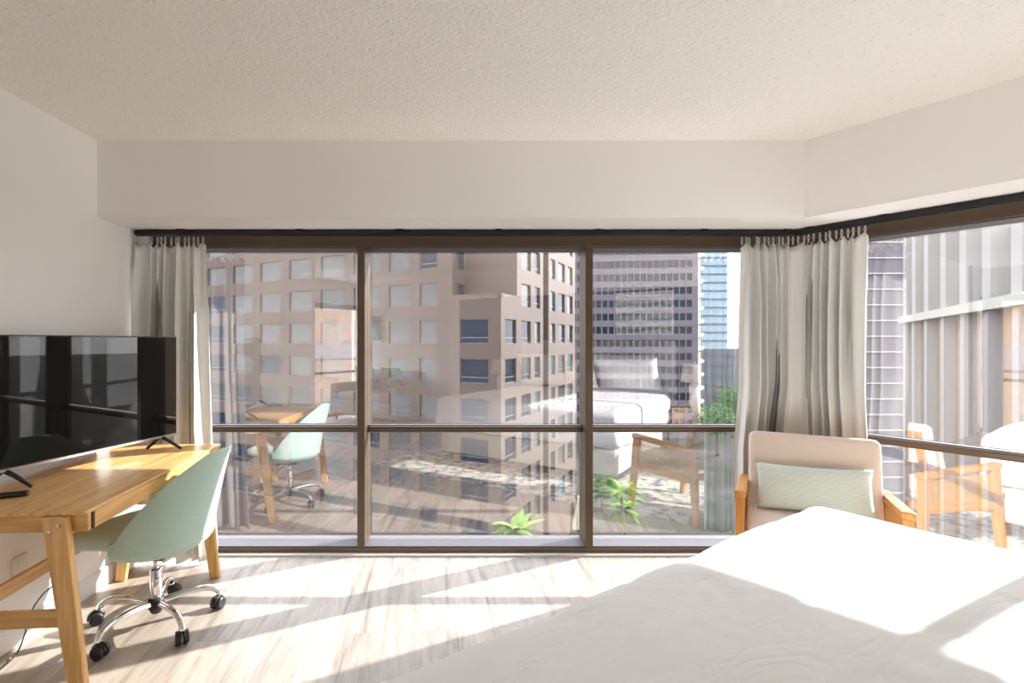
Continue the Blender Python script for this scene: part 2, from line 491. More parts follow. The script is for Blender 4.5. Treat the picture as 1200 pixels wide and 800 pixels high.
def copy_tree(o, parent=None):
    c = o.copy(); COL.objects.link(c)
    if parent: c.parent = parent
    for ch in list(o.children): copy_tree(ch, c)
    return c


# ------------------------------------------------------------------ room shell
B_ = Vector((WX, 1.90)); C_ = nq(-0.60, -1.97).xy
ENDN = -3.45
D_ = nq(ENDN, -1.97).xy
E_ = nq(ENDN, BACKQ).xy
G_ = nq(GLN + 0.08, BACKQ).xy
OUTY = 3.46
K_ = nq(GLN + 0.08, 0).xy
kq = (N.y * (GLN + 0.08) - OUTY) / -Q.y
K_ = nq(GLN + 0.08, kq).xy
# q where n*N + q*Q reaches y = OUTY
kq = (OUTY - N.y * (GLN + 0.08)) / Q.y
K_ = nq(GLN + 0.08, kq).xy
room = [(WX, OUTY), (WX, B_.y), tuple(C_), tuple(D_), tuple(E_), tuple(G_), tuple(K_)]
cx = sum(p[0] for p in room) / 7; cy = sum(p[1] for p in room) / 7
ex = lambda p, n_, q_: tuple(Vector(p) + N * n_ + Q * q_)
grown = [(WX - 0.14, OUTY), (WX - 0.14, B_.y - 0.03), ex(C_, 0, -0.13), ex(D_, -0.2, -0.13), ex(E_, -0.2, 0.13), ex(G_, 0.0, 0.13), tuple(K_)]
struct('floor', MB().prism(room, -0.2, 0.0), M['floor'], 'whitewashed plank floor of the room', 'floor')
struct('ceiling', MB().prism(grown, CEIL, CEIL + 0.15), M['ceiling'], 'white textured ceiling of the room', 'ceiling')


def wall_seg(name, p, q, label, z0=-0.2, z1=CEIL, th=0.12):
    """wall from p to q; its thickness lies to the left of the way from p to q"""
    p = Vector(p); q = Vector(q); d = (q - p).normalized(); n = Vector((-d.y, d.x))
    poly = [p, q, q + n * th, p + n * th]
    return struct(name, MB().prism([tuple(v) for v in poly], z0, z1), M['wall'], label, 'wall')


wall_seg('wall_left', (WX, B_.y), (WX, OUTY), 'white wall on the left behind the desk')
wall_seg('wall_nook', tuple(C_), (WX, B_.y), 'slanted white wall at the near end of the desk')
wall_seg('wall_hall', tuple(D_), tuple(C_), 'white wall leading to the living area, reflected in the glass')
wall_seg('wall_back', tuple(G_), tuple(E_), 'white wall behind the bed headboard')

am_ = MB().prism([tuple(nq(-1.0, BACKQ).xy), tuple(nq(GLN - 0.15, BACKQ).xy), tuple(nq(GLN - 0.15, BACKQ - 0.02).xy), tuple(nq(-1.0, BACKQ - 0.02).xy)], 0, 2.03)
struct('wall_accent', am_, mat('charcoal_paint', (0.055, 0.053, 0.055), 0.85, bump=0.05, bscale=120), 'dark accent panel of the wall behind the bed', 'wall')
# soffits over the windows
hx = (HEADN - N.y * HEADY) / N.x
struct('wall_front', MB().prism([(WX, HEADY), (hx, HEADY), (hx + 0.9, OUTY), (WX, OUTY)], SOF, CEIL + 0.02), M['wall'],
       'white soffit above the main window', 'wall')
h1 = nq(HEADN, BACKQ).xy; h2 = nq(GLN + 0.08, BACKQ).xy; h3 = K_ + (K_ - G_).normalized() * 0.02
struct('wall_right', MB().prism([(hx, HEADY), tuple(h1), tuple(h2), tuple(h3), (hx + 0.35, OUTY)], SOF - 0.0005, CEIL + 0.019), M['wall'],
       'white soffit above the slanted window on the right', 'wall')
struct('baseboard_left', MB().box((WX, B_.y, 0), (WX + 0.013, FRY, 0.105)), M['white_trim'], 'white baseboard along the left wall', 'baseboard', bevel=0.004)
mbb = MB(); d_ = (B_ - C_).normalized(); n_ = Vector((d_.y, -d_.x))
mbb.prism([tuple(C_), (WX, B_.y), tuple(B_ + n_ * 0.013), tuple(C_ + n_ * 0.013)], 0, 0.105)
struct('baseboard_nook', mbb, M['white_trim'], 'white baseboard on the slanted wall by the desk', 'baseboard')
# thin pale strip between floor and window frame
struct('trim_1', MB().box((WX + 0.02, FRY - 0.03, 0.0), (2.06, FRY, 0.014)), M['white_trim'], 'thin pale floor strip under the main window', 'trim')

# ------------------------------------------------------------------ windows
def bar_round(mb, lo, hi, axis, r=0.012):
    mb.box(lo, hi)


def window(name, L0, L1, muls, fr, gl, mtx, label, reverse=False):
    """x runs along the window, y outward; fr / gl are the y of frame front and glass"""
    root = thing(name, label, 'window', kind='structure')
    root.matrix_world = mtx
    HB, ST = SOF - 0.072, 0.046
    TB, TT = 0.757, 0.80
    MB().box((L0, fr, HB), (L1, gl + 0.09, SOF + 0.01)).build('frame_head', M['bronze'], root, bevel=0.003)
    MB().box((L0, fr + 0.02, HB - 0.006), (L1, gl - 0.004, HB)).build('head_bead', M['alu'], root)
    MB().box((L0, fr, 0.0), (L1, gl + 0.09, ST - 0.004)).build('frame_sill', M['bronze'], root, bevel=0.003)
    MB().box((L0, fr + 0.012, ST - 0.004), (L1, gl + 0.06, ST + 0.004)).build('sill_track', M['alu'], root)
    for a, b in muls:
        MB().box((a, fr, ST - 0.004), (b, gl + 0.045, HB)).build('mullion', M['bronze'], root, bevel=0.003)
    edges = [L0] + [x for ab in muls for x in ab] + [L1]
    spans = [(edges[i], edges[i + 1]) for i in range(0, len(edges), 2)]
    for a, b in spans:
        if b - a < 0.2: continue
        MB().box((a, gl - 0.050, TB + 0.003), (b, gl + 0.010, TT)).build('transom', M['bronze'], root, bevel=0.009)
        MB().box((a, gl - 0.035, TT), (b, gl - 0.004, TT + 0.006)).build('transom_bead', M['alu'], root)
        MB().box((a, gl, TT), (b, gl + 0.006, HB)).build('glass_pane', M['glass'], root)
        MB().box((a, gl, ST + 0.004), (b, gl + 0.006, TB)).build('glass_pane', M['glass'], root)
    return root


window('window_1', WX - 0.04, 2.12, [(-0.6885, -0.64), (0.756, 0.8046)], FRY, GLY, Matrix.Identity(4),
       'wide floor-length window in bronze frames facing the city')
# second window: local x along -q direction reversed so that y points outward (n)
# local frame: x -> direction Q (towards the back wall), y -> N (outward)
m2 = Matrix(((Q.x, N.x, 0, 0), (Q.y, N.y, 0, 0), (0, 0, 1, 0), (0, 0, 0, 1)))
q0 = (GLY - N.y * GLN) / Q.y
window('window_2', q0 - 0.01, BACKQ, [(-0.065, -0.017)], FRN, GLN, m2, 'slanted floor-length bronze window beside the armchair')
pc = nq(GLN, q0).xy
MB_post = MB().prism([(pc.x - 0.09, FRY), (pc.x + 0.02, GLY + 0.08), (pc.x + 0.11, GLY + 0.05), tuple(nq(FRN, q0 + 0.08).xy)], 0.0, SOF)
struct('trim_2', MB_post, M['bronze'], 'bronze corner post between the two windows', 'trim')
# window at the end of the living area, seen only by reflection
m3 = Matrix(((-Q.x, -N.x, 0, 0), (-Q.y, -N.y, 0, 0), (0, 0, 1, 0), (0, 0, 0, 1)))
window('window_3', -BACKQ, 1.97, [(0.3, 0.35)], 3.40, 3.5, m3, 'far window of the living area, reflected in the slanted glass')
struct('wall_end', MB().prism([tuple(nq(ENDN - 0.14, -1.97).xy), tuple(nq(ENDN - 0.14, BACKQ).xy), tuple(nq(ENDN + 0.02, BACKQ).xy), tuple(nq(ENDN + 0.02, -1.97).xy)], SOF, CEIL + 0.01),
       M['wall'], 'white wall strip over the far window of the living area', 'wall')
pw = nq(-2.78, -1.955)
struct('trim_3', MB().box((-0.02, -0.02, 0), (0.02, 0.02, CEIL)), M['bronze'], 'narrow brown post on the wall of the living area', 'trim', loc=(pw.x, pw.y, 0), rotz=A)


# ------------------------------------------------------------------ curtain tracks, curtains
TRY = 3.075
TRN = HEADN + 0.285
tq = (TRY - N.y * TRN) / Q.y
TC = nq(TRN, tq).xy


def track(name, p, q, label, clips):
    p = Vector(p); q = Vector(q); d = (q - p); L = d.length
    root = thing(name, label, 'curtain track', (p.x, p.y, 0), math.atan2(d.y, d.x), 'black curtain tracks under the soffit')
    MB().box((0, -0.022, SOF - 0.034), (L, 0.022, SOF - 0.004)).box((0, -0.008, SOF - 0.039), (L, 0.008, SOF - 0.034)).build('rail', M['black_metal'], root, bevel=0.003)
    for c in clips:
        MB().box((c * L - 0.02, -0.028, SOF - 0.010), (c * L + 0.02, 0.028, SOF - 0.0005)).build('bracket', M['black_metal'], root, bevel=0.002)


track('curtain_track', (WX + 0.02, TRY), tuple(TC), 'long black curtain track above the main window', [0.07, 0.25, 0.40, 0.55, 0.7, 0.86, 0.985])
track('curtain_track', tuple(TC), tuple(nq(TRN, BACKQ - 0.02).xy), 'black curtain track above the slanted window on the right', [0.03, 0.16, 0.45, 0.8])

hook_mb = MB()
hook_mb.tube([(0.0062 * math.cos(a), 0, 0.0005 + 0.0062 * math.sin(a)) for a in [2 * PI * k / 10 for k in range(11)]], 0.0022, 6)
hook_mb.box((-0.0035, -0.004, -0.030), (0.0035, 0.004, -0.006))
hook_mb.box((-0.0035, -0.003, 0.006), (0.0035, 0.003, 0.02))


def curtain(name, path, nfold, amp, label, hooks, ztop, zbot, seed, flare=0.0, push=0.0, group=None):
    pts = [Vector(p) for p in path]
    # dense, rounded path
    dense = []
    for i in range(len(pts) - 1):
        for k in range(40):
            dense.append(pts[i].lerp(pts[i + 1], k / 40))
    dense.append(pts[-1])
    for _ in range(60):
        dense = [dense[0]] + [(dense[i - 1] + dense[i] * 2 + dense[i + 1]) / 4 for i in range(1, len(dense) - 1)] + [dense[-1]]
    acc = [0]
    for i in range(1, len(dense)): acc.append(acc[-1] + (dense[i] - dense[i - 1]).length)
    T = acc[-1]
    def at(s):
        s = max(0, min(1, s)) * T
        for i in range(1, len(dense)):
            if acc[i] >= s:
                f = (s - acc[i - 1]) / max(1e-9, acc[i] - acc[i - 1])
                p = dense[i - 1].lerp(dense[i], f); d = (dense[i] - dense[i - 1]).normalized()
                return p, d
        return dense[-1], (dense[-1] - dense[-2]).normalized()
    rnd = random.Random(seed)
    ph = [rnd.uniform(0, 6.28) for _ in range(6)]
    NU, NV = nfold * 16, 46
    cache = [at(i / NU) for i in range(NU + 1)]
    def fn(u, v):
        i = int(round(u * NU)); p, d = cache[i]
        nrm = Vector((d.y, -d.x))                       # towards the room
        w = u + 0.034 * math.sin(2 * PI * 2.3 * u + ph[0]) + 0.017 * math.sin(2 * PI * 4.1 * u + ph[1] + v * 1.5)
        a = 2 * PI * nfold * w
        low = min(1, v * 5.0)
        am = amp * (0.45 + 0.55 * low) * (0.8 + 0.35 * math.sin(2 * PI * 1.7 * u + ph[2]))
        sn = math.sin(a + 0.9 * math.sin(2.6 * v + ph[4] + 5 * u))
        f = math.copysign(abs(sn) ** 0.75, sn) + 0.25 * math.sin(2 * a + ph[3]) * (1 - 0.5 * v) + 0.35 * math.sin(0.5 * a + ph[5] + 1.2 * v)
        am += 0.006 * max(0, 1 - v * 4) * math.sin(3 * a)
        off = am * f - push * max(0, min(1, (v - 0.45) / 0.2))
        side = 0.17 * amp * math.cos(a) * (0.4 + 0.6 * low) + flare * (u - 0.5) * v * v
        sag = 0.030 * (0.5 - 0.5 * math.cos(a * 2 + PI)) * max(0, 1 - v * 7)
        z = ztop + (zbot - ztop) * v - sag
        wv = 0.006 * mnoise.noise(Vector((u * 9, v * 5, seed)))
        q = p + nrm * (off + wv) + d * side
        return (q.x, q.y, z)
    mb = MB().grid(fn, NU, NV)
    p0 = pts[0]
    root = thing(name, label, 'curtain', (0, 0, 0), 0, group)
    o = mb.build('fabric', [M['lining'], M['curtain']], root, solid=0.003)
    o.modifiers['thick'].material_offset = 1
    first = None
    for k in range(hooks):
        u = (k + 0.4) / hooks
        p, d = at(u)
        i = int(round(u * NU)) / NU
        g = fn(i, 0.0)
        if first is None:
            h = hook_mb.build('hook', M['steel'], root); first = h
        else:
            h = copy_part(first, root)
        h.location = ((p.x + g[0]) / 2, (p.y + g[1]) / 2, ztop + 0.016)
        h.rotation_euler = (0, 0, math.atan2(d.y, d.x))
    return root


curtain('curtain', [(-1.982, TRY + 0.01), (-1.575, TRY + 0.02)], 7, 0.044, 'pale linen curtain gathered beside the television', 15, 1.945, 0.03, 3, 0.10,
        group='pale linen curtains')
curtain('curtain', [(1.655, TRY + 0.02), (TC.x, TRY + 0.02), tuple(nq(TRN + 0.005, -1.05).xy)], 12, 0.047,
        'pale linen curtain gathered in the window corner behind the armchair', 25, 1.945, 0.03, 11, -0.02, 0.055, group='pale linen curtains')

# dark curtain at the far window, seen by reflection
gq = nq(-3.2, -1.80)
gm = MB()
def gfn(u, v):
    a = 2 * PI * 5 * u
    r = 0.07 + 0.018 * math.sin(a)
    t = 2 * PI * u
    return (r * math.cos(t), 1.3 * r * math.sin(t), 0.02 + 1.96 * v)
gm.grid(gfn, 80, 8)
tag(gm.build('gathered_curtain', mat('slate_curtain', (0.16, 0.17, 0.20), 0.9), loc=(gq.x, gq.y, 0), rotz=A),
    'slate grey curtain bundle at the far living area window', 'curtain')

# ------------------------------------------------------------------ desk
desk = thing('desk', 'honey bamboo desk with splayed legs along the left wall', 'desk', (-1.342, 1.818, 0), R(4.5))
DL, DW, DT = 1.20, 0.55, 0.75
def rrect(x0, y0, x1, y1, r, k=5):
    out = []
    for (cx_, cy_, a0) in ((x1 - r, y1 - r, 0), (x0 + r, y1 - r, 90), (x0 + r, y0 + r, 180), (x1 - r, y0 + r, 270)):
        for i in range(k + 1):
            a = R(a0 + 90 * i / k); out.append((cx_ + r * math.cos(a), cy_ + r * math.sin(a)))
    return out
MB().prism(rrect(-DW, -0.012, 0, DL, 0.022), DT - 0.013, DT).build('tabletop', M['bamboo'], desk, bevel=0.003)
for y0, y1 in ((0.012, 0.032), (DL - 0.045, DL - 0.025)):
    MB().box((-DW + 0.02, y0, 0.672), (-0.008, y1, DT - 0.013)).build('end_rail', M['bamboo_x'], desk, bevel=0.002)
MB().box((-DW + 0.01, 0.033, 0.672), (-DW + 0.03, DL - 0.046, DT - 0.013)).build('back_rail', M['bamboo'], desk, bevel=0.002)
dr = MB().box((-0.024, 0.046, 0.674), (-0.004, DL - 0.06, DT - 0.015)).build('drawer', M['bamboo'], desk, bevel=0.002)
MB().box((-DW + 0.08, 0.05, 0.690), (-0.0245, DL - 0.065, 0.70)).build('drawer_tray', M['bamboo'], dr)
MB().box((-0.022, 0.0335, 0.674), (-0.006, 0.045, DT - 0.015)).build('drawer_slot', M['slot'], desk)


def dleg(xt, xb, yt, yb, ty=0.032):
    m = MB(); a, b = 0.040, 0.026
    bot = [(xb - b, yb - ty / 2, 0), (xb + b, yb - ty / 2, 0), (xb + b, yb + ty / 2, 0), (xb - b, yb + ty / 2, 0)]
    top = [(xt - a, yt - ty / 2, DT - 0.015), (xt + a, yt - ty / 2, DT - 0.015), (xt + a, yt + ty / 2, DT - 0.015), (xt - a, yt + ty / 2, DT - 0.015)]
    return m.hexa(bot, top)


LEGS = [(-0.105, -0.012, -0.004, -0.004), (-0.45, -0.518, -0.004, -0.004), (-0.105, -0.005, DL - 0.062, DL - 0.082), (-0.45, -0.518, DL - 0.062, DL - 0.082)]
for i, l in enumerate(LEGS):
    lg = dleg(*l).build('leg', M['bamboo_leg'], desk, bevel=0.004)
    if i == 0:
        for (sx, sz) in ((-0.085, 0.705), (-0.115, 0.683)):
            MB().lathe([(0.0065, 0), (0.0065, 0.003), (0.003, 0.004)], 12, 0, Matrix.Translation((sx, -0.021, sz)) @ Matrix.Rotation(R(90), 4, 'X')).build('screw', M['steel'], lg)
for y in (-0.004, DL - 0.072):
    MB().box((-0.495, y - 0.010, 0.345), (-0.062, y + 0.010, 0.405)).build('stretcher', M['bamboo_x'], desk, bevel=0.003)
MB().box((-0.462, 0.0065, 0.347), (-0.440, DL - 0.0825, 0.403)).build('stretcher', M['bamboo'], desk, bevel=0.003)

# ------------------------------------------------------------------ television
tvR = Vector((-1.655, 2.93)); tvd = Vector((-0.257, -0.966)).normalized()
TVW, TVH = 0.965, 0.56
tvc = tvR + tvd * TVW / 2
# local x: along the screen from left end to right end; local -y: out of the screen
ax = -tvd
tv = thing('television', 'flat black television standing at the back of the desk', 'television', (tvc.x, tvc.y, DT), math.atan2(ax.y, ax.x))
Z0 = 0.068
MB().box((-TVW / 2, 0.0, Z0), (TVW / 2, 0.03, Z0 + TVH)).box((-0.32, 0.03, Z0 + 0.03), (0.32, 0.055, Z0 + 0.34)).build('body', M['black_plastic'], tv, bevel=0.004)
MB().box((-TVW / 2 + 0.006, -0.002, Z0 + 0.014), (TVW / 2 - 0.006, -0.0002, Z0 + TVH - 0.006)).build('screen', M['screen'], tv)
MB().box((-TVW / 2, -0.003, Z0), (TVW / 2, -0.0002, Z0 + 0.011)).build('lower_bezel', M['silver_edge'], tv)
for sx in (-0.385, 0.385):
    m = MB()
    m.tube([(sx, 0.012, Z0 + 0.004), (sx + 0.012, -0.03, 0.05), (sx + 0.03, -0.095, 0.008)], [0.011, 0.010, 0.008], 8)
    m.tube([(sx, 0.02, Z0 + 0.004), (sx - 0.012, 0.045, 0.045), (sx - 0.02, 0.085, 0.008)], [0.011, 0.010, 0.008], 8)
    m.build('foot', M['black_plastic'], tv)

rm = MB().soft((0.042, 0.155, 0.018), 0.009, 6)
tag(rm.build('remote_control', M['black_plastic'], loc=(-1.775, 1.965, DT + 0.009), rotz=R(-62)), 'small black remote control lying at the near end of the desk', 'remote control')

# wall outlet and cable
ot = thing('wall_outlet', 'white electrical outlet low on the wall under the desk', 'outlet', (WX, 2.29, 0.33))
MB().soft((0.008, 0.080, 0.125), 0.003, 4, mtx=Matrix.Translation((0.004, 0, 0))).build('plate', M['outlet'], ot)
for dz in (-0.028, 0.028):
    MB().lathe([(0.016, 0), (0.016, 0.002), (0.013, 0.003)], 16, 0, Matrix.Translation((0.008, 0, dz)) @ Matrix.Rotation(R(90), 4, 'Y')).build('socket', M['outlet'], ot)
cab = [(-1.965, 2.62, 0.62), (-1.975, 2.58, 0.45), (-1.965, 2.52, 0.30), (-1.955, 2.44, 0.205), (-1.95, 2.36, 0.185), (-1.945, 2.29, 0.14), (-1.94, 2.25, 0.06), (-1.92, 2.18, 0.012), (-1.90, 2.05, 0.006), (-1.86, 1.98, 0.006)]
def spline(pts, k=6):
    pts = [Vector(p) for p in pts]; out = []
    for i in range(len(pts) - 1):
        p0 = pts[max(0, i - 1)]; p1 = pts[i]; p2 = pts[i + 1]; p3 = pts[min(len(pts) - 1, i + 2)]
        for j in range(k):
            t = j / k
            out.append(0.5 * ((2 * p1) + (p2 - p0) * t + (2 * p0 - 5 * p1 + 4 * p2 - p3) * t * t + (3 * p1 - p0 - 3 * p2 + p3) * t ** 3))
    out.append(pts[-1]); return out
tag(MB().tube(spline(cab), 0.0032, 6).build('power_cable', M['black_plastic']), 'thin black cable hanging down the wall behind the desk', 'cable')

# ------------------------------------------------------------------ office chair
ch = thing('office_chair', 'mint fabric swivel chair on a chrome base at the desk', 'chair', (-1.48, 2.446, 0), R(0))
def shell_pt(ph, t, off=0.0):
    """ph: angle round the seat, 0 at the back (+x); t: 0 bottom centre .. 1 rim"""
    c, s = math.cos(ph), math.sin(ph)
    Rx, Ry = 0.232 + off, 0.236 + off
    xb = c * Rx
    rim = 0.475 + 0.365 * max(0, min(1, (xb + 0.03) / 0.25)) ** 0.95
    z0 = 0.362 - off
    zb = 0.362 + 0.09 - off
    if t < 0.5:
        a = PI / 2 * t / 0.5
        rr = math.sin(a); z = z0 + (0.09) * (1 - math.cos(a))
        return Vector((c * Rx * rr, s * Ry * rr, z))
    k = (t - 0.5) / 0.5
    z = zb + (rim - zb) * k
    h = max(0, z - 0.45)
    lean = 0.20 * h * max(0, c) + 0.12 * h * h * max(0, c)
    nar = 1 - 0.95 * max(0, h - 0.05) ** 1.5
    return Vector((c * Rx + lean, s * Ry * nar, z))
PHI = R(104)
shell = MB()
NUc, NVc = 48, 26
outer = [[shell_pt(-PHI + 2 * PHI * i / NUc, 0.02 + 0.98 * j / NVc, 0.018) for i in range(NUc + 1)] for j in range(NVc + 1)]
inner = [[shell_pt(-PHI + 2 * PHI * i / NUc, 0.02 + 0.98 * j / NVc, -0.012) for i in range(NUc + 1)] for j in range(NVc + 1)]
vs = [p for r in outer for p in r] + [p for r in inner for p in r]
W1 = NUc + 1; NT = W1 * (NVc + 1)
fs = []
for j in range(NVc):
    for i in range(NUc):
        a = j * W1 + i
        fs.append((a, a + 1, a + W1 + 1, a + W1)); b = a + NT
        fs.append((b + W1, b + W1 + 1, b + 1, b))
top = NVc * W1
for i in range(NUc): fs.append((top + i, top + i + 1, top + i + 1 + NT, top + i + NT))
for i in range(NUc): fs.append((i + NT, i + 1 + NT, i + 1, i))
for j in range(NVc):
    a = j * W1; fs.append((a, a + W1, a + W1 + NT, a + NT))
    a = j * W1 + NUc; fs.append((a + NT, a + W1 + NT, a + W1, a))
shell.add(vs, fs, 0, True)
so = shell.build('backrest', M['mint'], ch)
sb = so.modifiers.new('edge', 'BEVEL'); sb.width = 0.010; sb.segments = 3; sb.limit_method = 'ANGLE'; sb.angle_limit = R(50)
def pad(p):
    w = 1 - 0.18 * max(0, p.x / 0.22)
    bulge = 0.012 * (1 - (p.x / 0.25) ** 2) * (1 - (p.y / 0.25) ** 2) if p.z > 0 else 0
    return Vector((p.x, p.y * w, p.z + bulge))
MB().soft((0.47, 0.46, 0.075), 0.036, 12, pad, 0, Matrix.Translation((-0.045, 0, 0.468))).build('seat', M['mint_seat'], ch)
MB().soft((0.30, 0.30, 0.05), 0.02, 8, None, 0, Matrix.Translation((-0.02, 0, 0.425))).build('seat_underside', M['mint'], ch)
MB().box((-0.09, -0.07, 0.330), (0.07, 0.07, 0.346)).build('mounting_plate', M['black_metal'], ch, bevel=0.004)
MB().lathe([(0.0135, 0.25), (0.0135, 0.340)], 20).build('gas_lift', M['chrome'], ch)
MB().lathe([(0.026, 0.115), (0.027, 0.12), (0.027, 0.262), (0.024, 0.268), (0.0136, 0.270)], 24).build('column', M['chrome'], ch)
MB().lathe([(0.014, 0.055), (0.022, 0.06), (0.034, 0.085), (0.036, 0.125), (0.03, 0.132)], 24).build('hub', M['black_plastic'], ch)
MB().tube([(-0.03, 0.06, 0.318), (-0.03, 0.16, 0.315), (-0.03, 0.215, 0.29)], [0.005, 0.005, 0.009], 8).build('height_lever', M['black_plastic'], ch)
for k in range(5):
    a = R(-1.5 + 180 + 72 * k)
    cz = Matrix.Rotation(a, 4, 'Z')
    prof = [(0.03, 0.108), (0.08, 0.116), (0.15, 0.122), (0.21, 0.118), (0.25, 0.104), (0.272, 0.084), (0.276, 0.066)]
    MB().tube(spline([(r, 0, z) for r, z in prof], 4), 0.0145, 10, 0, cz).build('base_arm', M['chrome'], ch)
    cs = MB()
    tw = Matrix.Translation((0.276 * math.cos(a), 0.276 * math.sin(a), 0)) @ Matrix.Rotation(a + R(40 + 61 * k), 4, 'Z')
    for sy in (-1, 1):
        w = Matrix.Translation((0.012, sy * 0.0155, 0.030)) @ Matrix.Rotation(R(90), 4, 'X')
        cs.lathe([(0.018, -0.012), (0.027, -0.0105), (0.030, -0.005), (0.030, 0.005), (0.027, 0.0105), (0.018, 0.012)], 22, 0, tw @ w)
    hood = [(0.012 + 0.032 * math.cos(R(t)), 0, 0.030 + 0.032 * math.sin(R(t))) for t in range(-5, 170, 14)]
    for yy in (-0.007, 0.007):
        cs.tube([(x, yy, z) for x, _, z in hood], 0.0055, 6, 0, tw)
    cs.tube([(0, 0, 0.05), (0, 0, 0.075)], 0.007, 8, 0, tw)
    cs.build('caster', M['black_plastic'], ch)

# ------------------------------------------------------------------ armchair
WA = R(-30.5)
arm = thing('armchair', 'low beige armchair with orange wood arms and cane sides', 'armchair', (1.665, 2.42, 0.006), WA)
HWD = 0.325
for sx in (-1, 1):
    x = sx * HWD
    sf = MB().hexa([(x - 0.026, -0.03, 0.560), (x + 0.026, -0.03, 0.560), (x + 0.026, 0.56, 0.515), (x - 0.026, 0.56, 0.515)], [(x - 0.026, -0.03, 0.600), (x + 0.026, -0.03, 0.600), (x + 0.026, 0.56, 0.553), (x - 0.026, 0.56, 0.553)]).build('armrest', M['oak_orange'], arm, bevel=0.010)
    fl = MB().hexa([(x - 0.018, -0.075, 0), (x + 0.018, -0.075, 0), (x + 0.018, -0.035, 0), (x - 0.018, -0.035, 0)],
                   [(x - 0.020, -0.020, 0.562), (x + 0.020, -0.020, 0.562), (x + 0.020, 0.045, 0.562), (x - 0.020, 0.045, 0.562)]).build('leg', M['oak_orange_leg'], arm, bevel=0.005)
    bl = MB().hexa([(x - 0.017, 0.525, 0), (x + 0.017, 0.525, 0), (x + 0.017, 0.56, 0), (x - 0.017, 0.56, 0)],
                   [(x - 0.019, 0.480, 0.520), (x + 0.019, 0.480, 0.520), (x + 0.019, 0.55, 0.520), (x - 0.019, 0.55, 0.520)]).build('leg', M['oak_orange_leg'], arm, bevel=0.005)
    MB().box((x - 0.018, 0.008, 0.310), (x + 0.018, 0.515, 0.362)).build('side_rail', M['oak_orange'], arm, bevel=0.005)
    cn = MB()
    for k in range(30):
        y = 0.034 + 0.465 * k / 29
        cn.box((x - 0.0035, y - 0.0028, 0.355), (x - 0.0005, y + 0.0028, 0.560 - 0.0783 * y))
    for k in range(12):
        z = 0.366 + 0.152 * k / 11
        cn.box((x + 0.0005, 0.028, z - 0.0028), (x + 0.0035, 0.51, z + 0.0028))
    cn.build('cane_panel', M['cane'], arm)
MB().box((-HWD + 0.018, 0.012, 0.285), (HWD - 0.018, 0.04, 0.33)).build('front_rail', M['oak_orange'], arm, bevel=0.004)
MB().box((-HWD + 0.018, 0.40, 0.285), (HWD - 0.018, 0.428, 0.33)).build('back_rail', M['oak_orange'], arm, bevel=0.004)
def seatp(p):
    return Vector((p.x, p.y, p.z + (0.012 * (1 - (p.x / 0.3) ** 2) if p.z > 0 else 0)))
MB().soft((0.60, 0.42, 0.115), 0.04, 12, seatp, 0, Matrix.Translation((0, 0.175, 0.388))).build('seat_cushion', M['beige_fabric'], arm)
tb = Matrix.Translation((0, 0.40, 0.60)) @ Matrix.Rotation(R(-13), 4, 'X')
def backp(p):
    return Vector((p.x, p.y - (0.010 * (1 - (p.x / 0.3) ** 2) * (1 - (p.z / 0.25) ** 2) if p.y < 0 else 0), p.z))
MB().soft((0.600, 0.085, 0.475), 0.038, 14, backp, 0, tb).build('back_cushion', M['beige_fabric'], arm)
bf = MB()
bf.box((-0.29, 0.046, -0.27), (-0.25, 0.070, 0.20), 0, tb).box((0.25, 0.046, -0.27), (0.29, 0.070, 0.20), 0, tb)
bf.box((-0.29, 0.046, 0.17), (0.29, 0.070, 0.21), 0, tb).box((-0.25, 0.046, -0.03), (0.25, 0.064, 0.0), 0, tb)
bf.build('back_frame', M['oak_orange'], arm, bevel=0.004)


def pillow_mesh(w, h, t, seed, seg=22, ear=0.10):
    mb = MB(); rnd = random.Random(seed)
    vs = []
    for side in (1, -1):
        for j in range(seg + 1):
            for i in range(seg + 1):
                u = -1 + 2 * i / seg; v = -1 + 2 * j / seg
                pinch_x = 1 - ear * (1 - abs(v) ** 2.5) * abs(u) ** 3 * 0.5
                pinch_y = 1 - ear * (1 - abs(u) ** 2.5) * abs(v) ** 3
                th = t / 2 * ((1 - u ** 4) * (1 - v ** 4)) ** 0.55
                nz = 0.10 * t * mnoise.noise(Vector((u * 2.2, v * 2.2, seed * 3.1 + side)))
                vs.append((u * w / 2 * pinch_x, v * h / 2 * pinch_y, side * (th + nz * (1 - u * u) * (1 - v * v))))
    S = seg + 1; fs = []
    for j in range(seg):
        for i in range(seg):
            a = j * S + i; fs.append((a, a + 1, a + S + 1, a + S)); b = a + S * S; fs.append((b + S, b + S + 1, b + 1, b))
    mb.add(vs, fs, 0, True)
    return mb


def merge(o, d=0.0006):
    bm = bmesh.new(); bm.from_mesh(o.data); bmesh.ops.remove_doubles(bm, verts=bm.verts, dist=d); bm.to_mesh(o.data); bm.free()
    return o


pb = merge(pillow_mesh(0.515, 0.245, 0.105, 4).build('throw_pillow', M['mint_stripe']))
tag(pb, 'mint striped lumbar pillow leaning in the beige armchair', 'pillow')
pb.matrix_world = Matrix.Translation((1.665, 2.42, 0.006)) @ Matrix.Rotation(WA, 4, 'Z') @ Matrix.Translation((-0.005, 0.264, 0.578)) @ Matrix.Rotation(R(-2), 4, 'Y') @ Matrix.Rotation(R(75), 4, 'X')

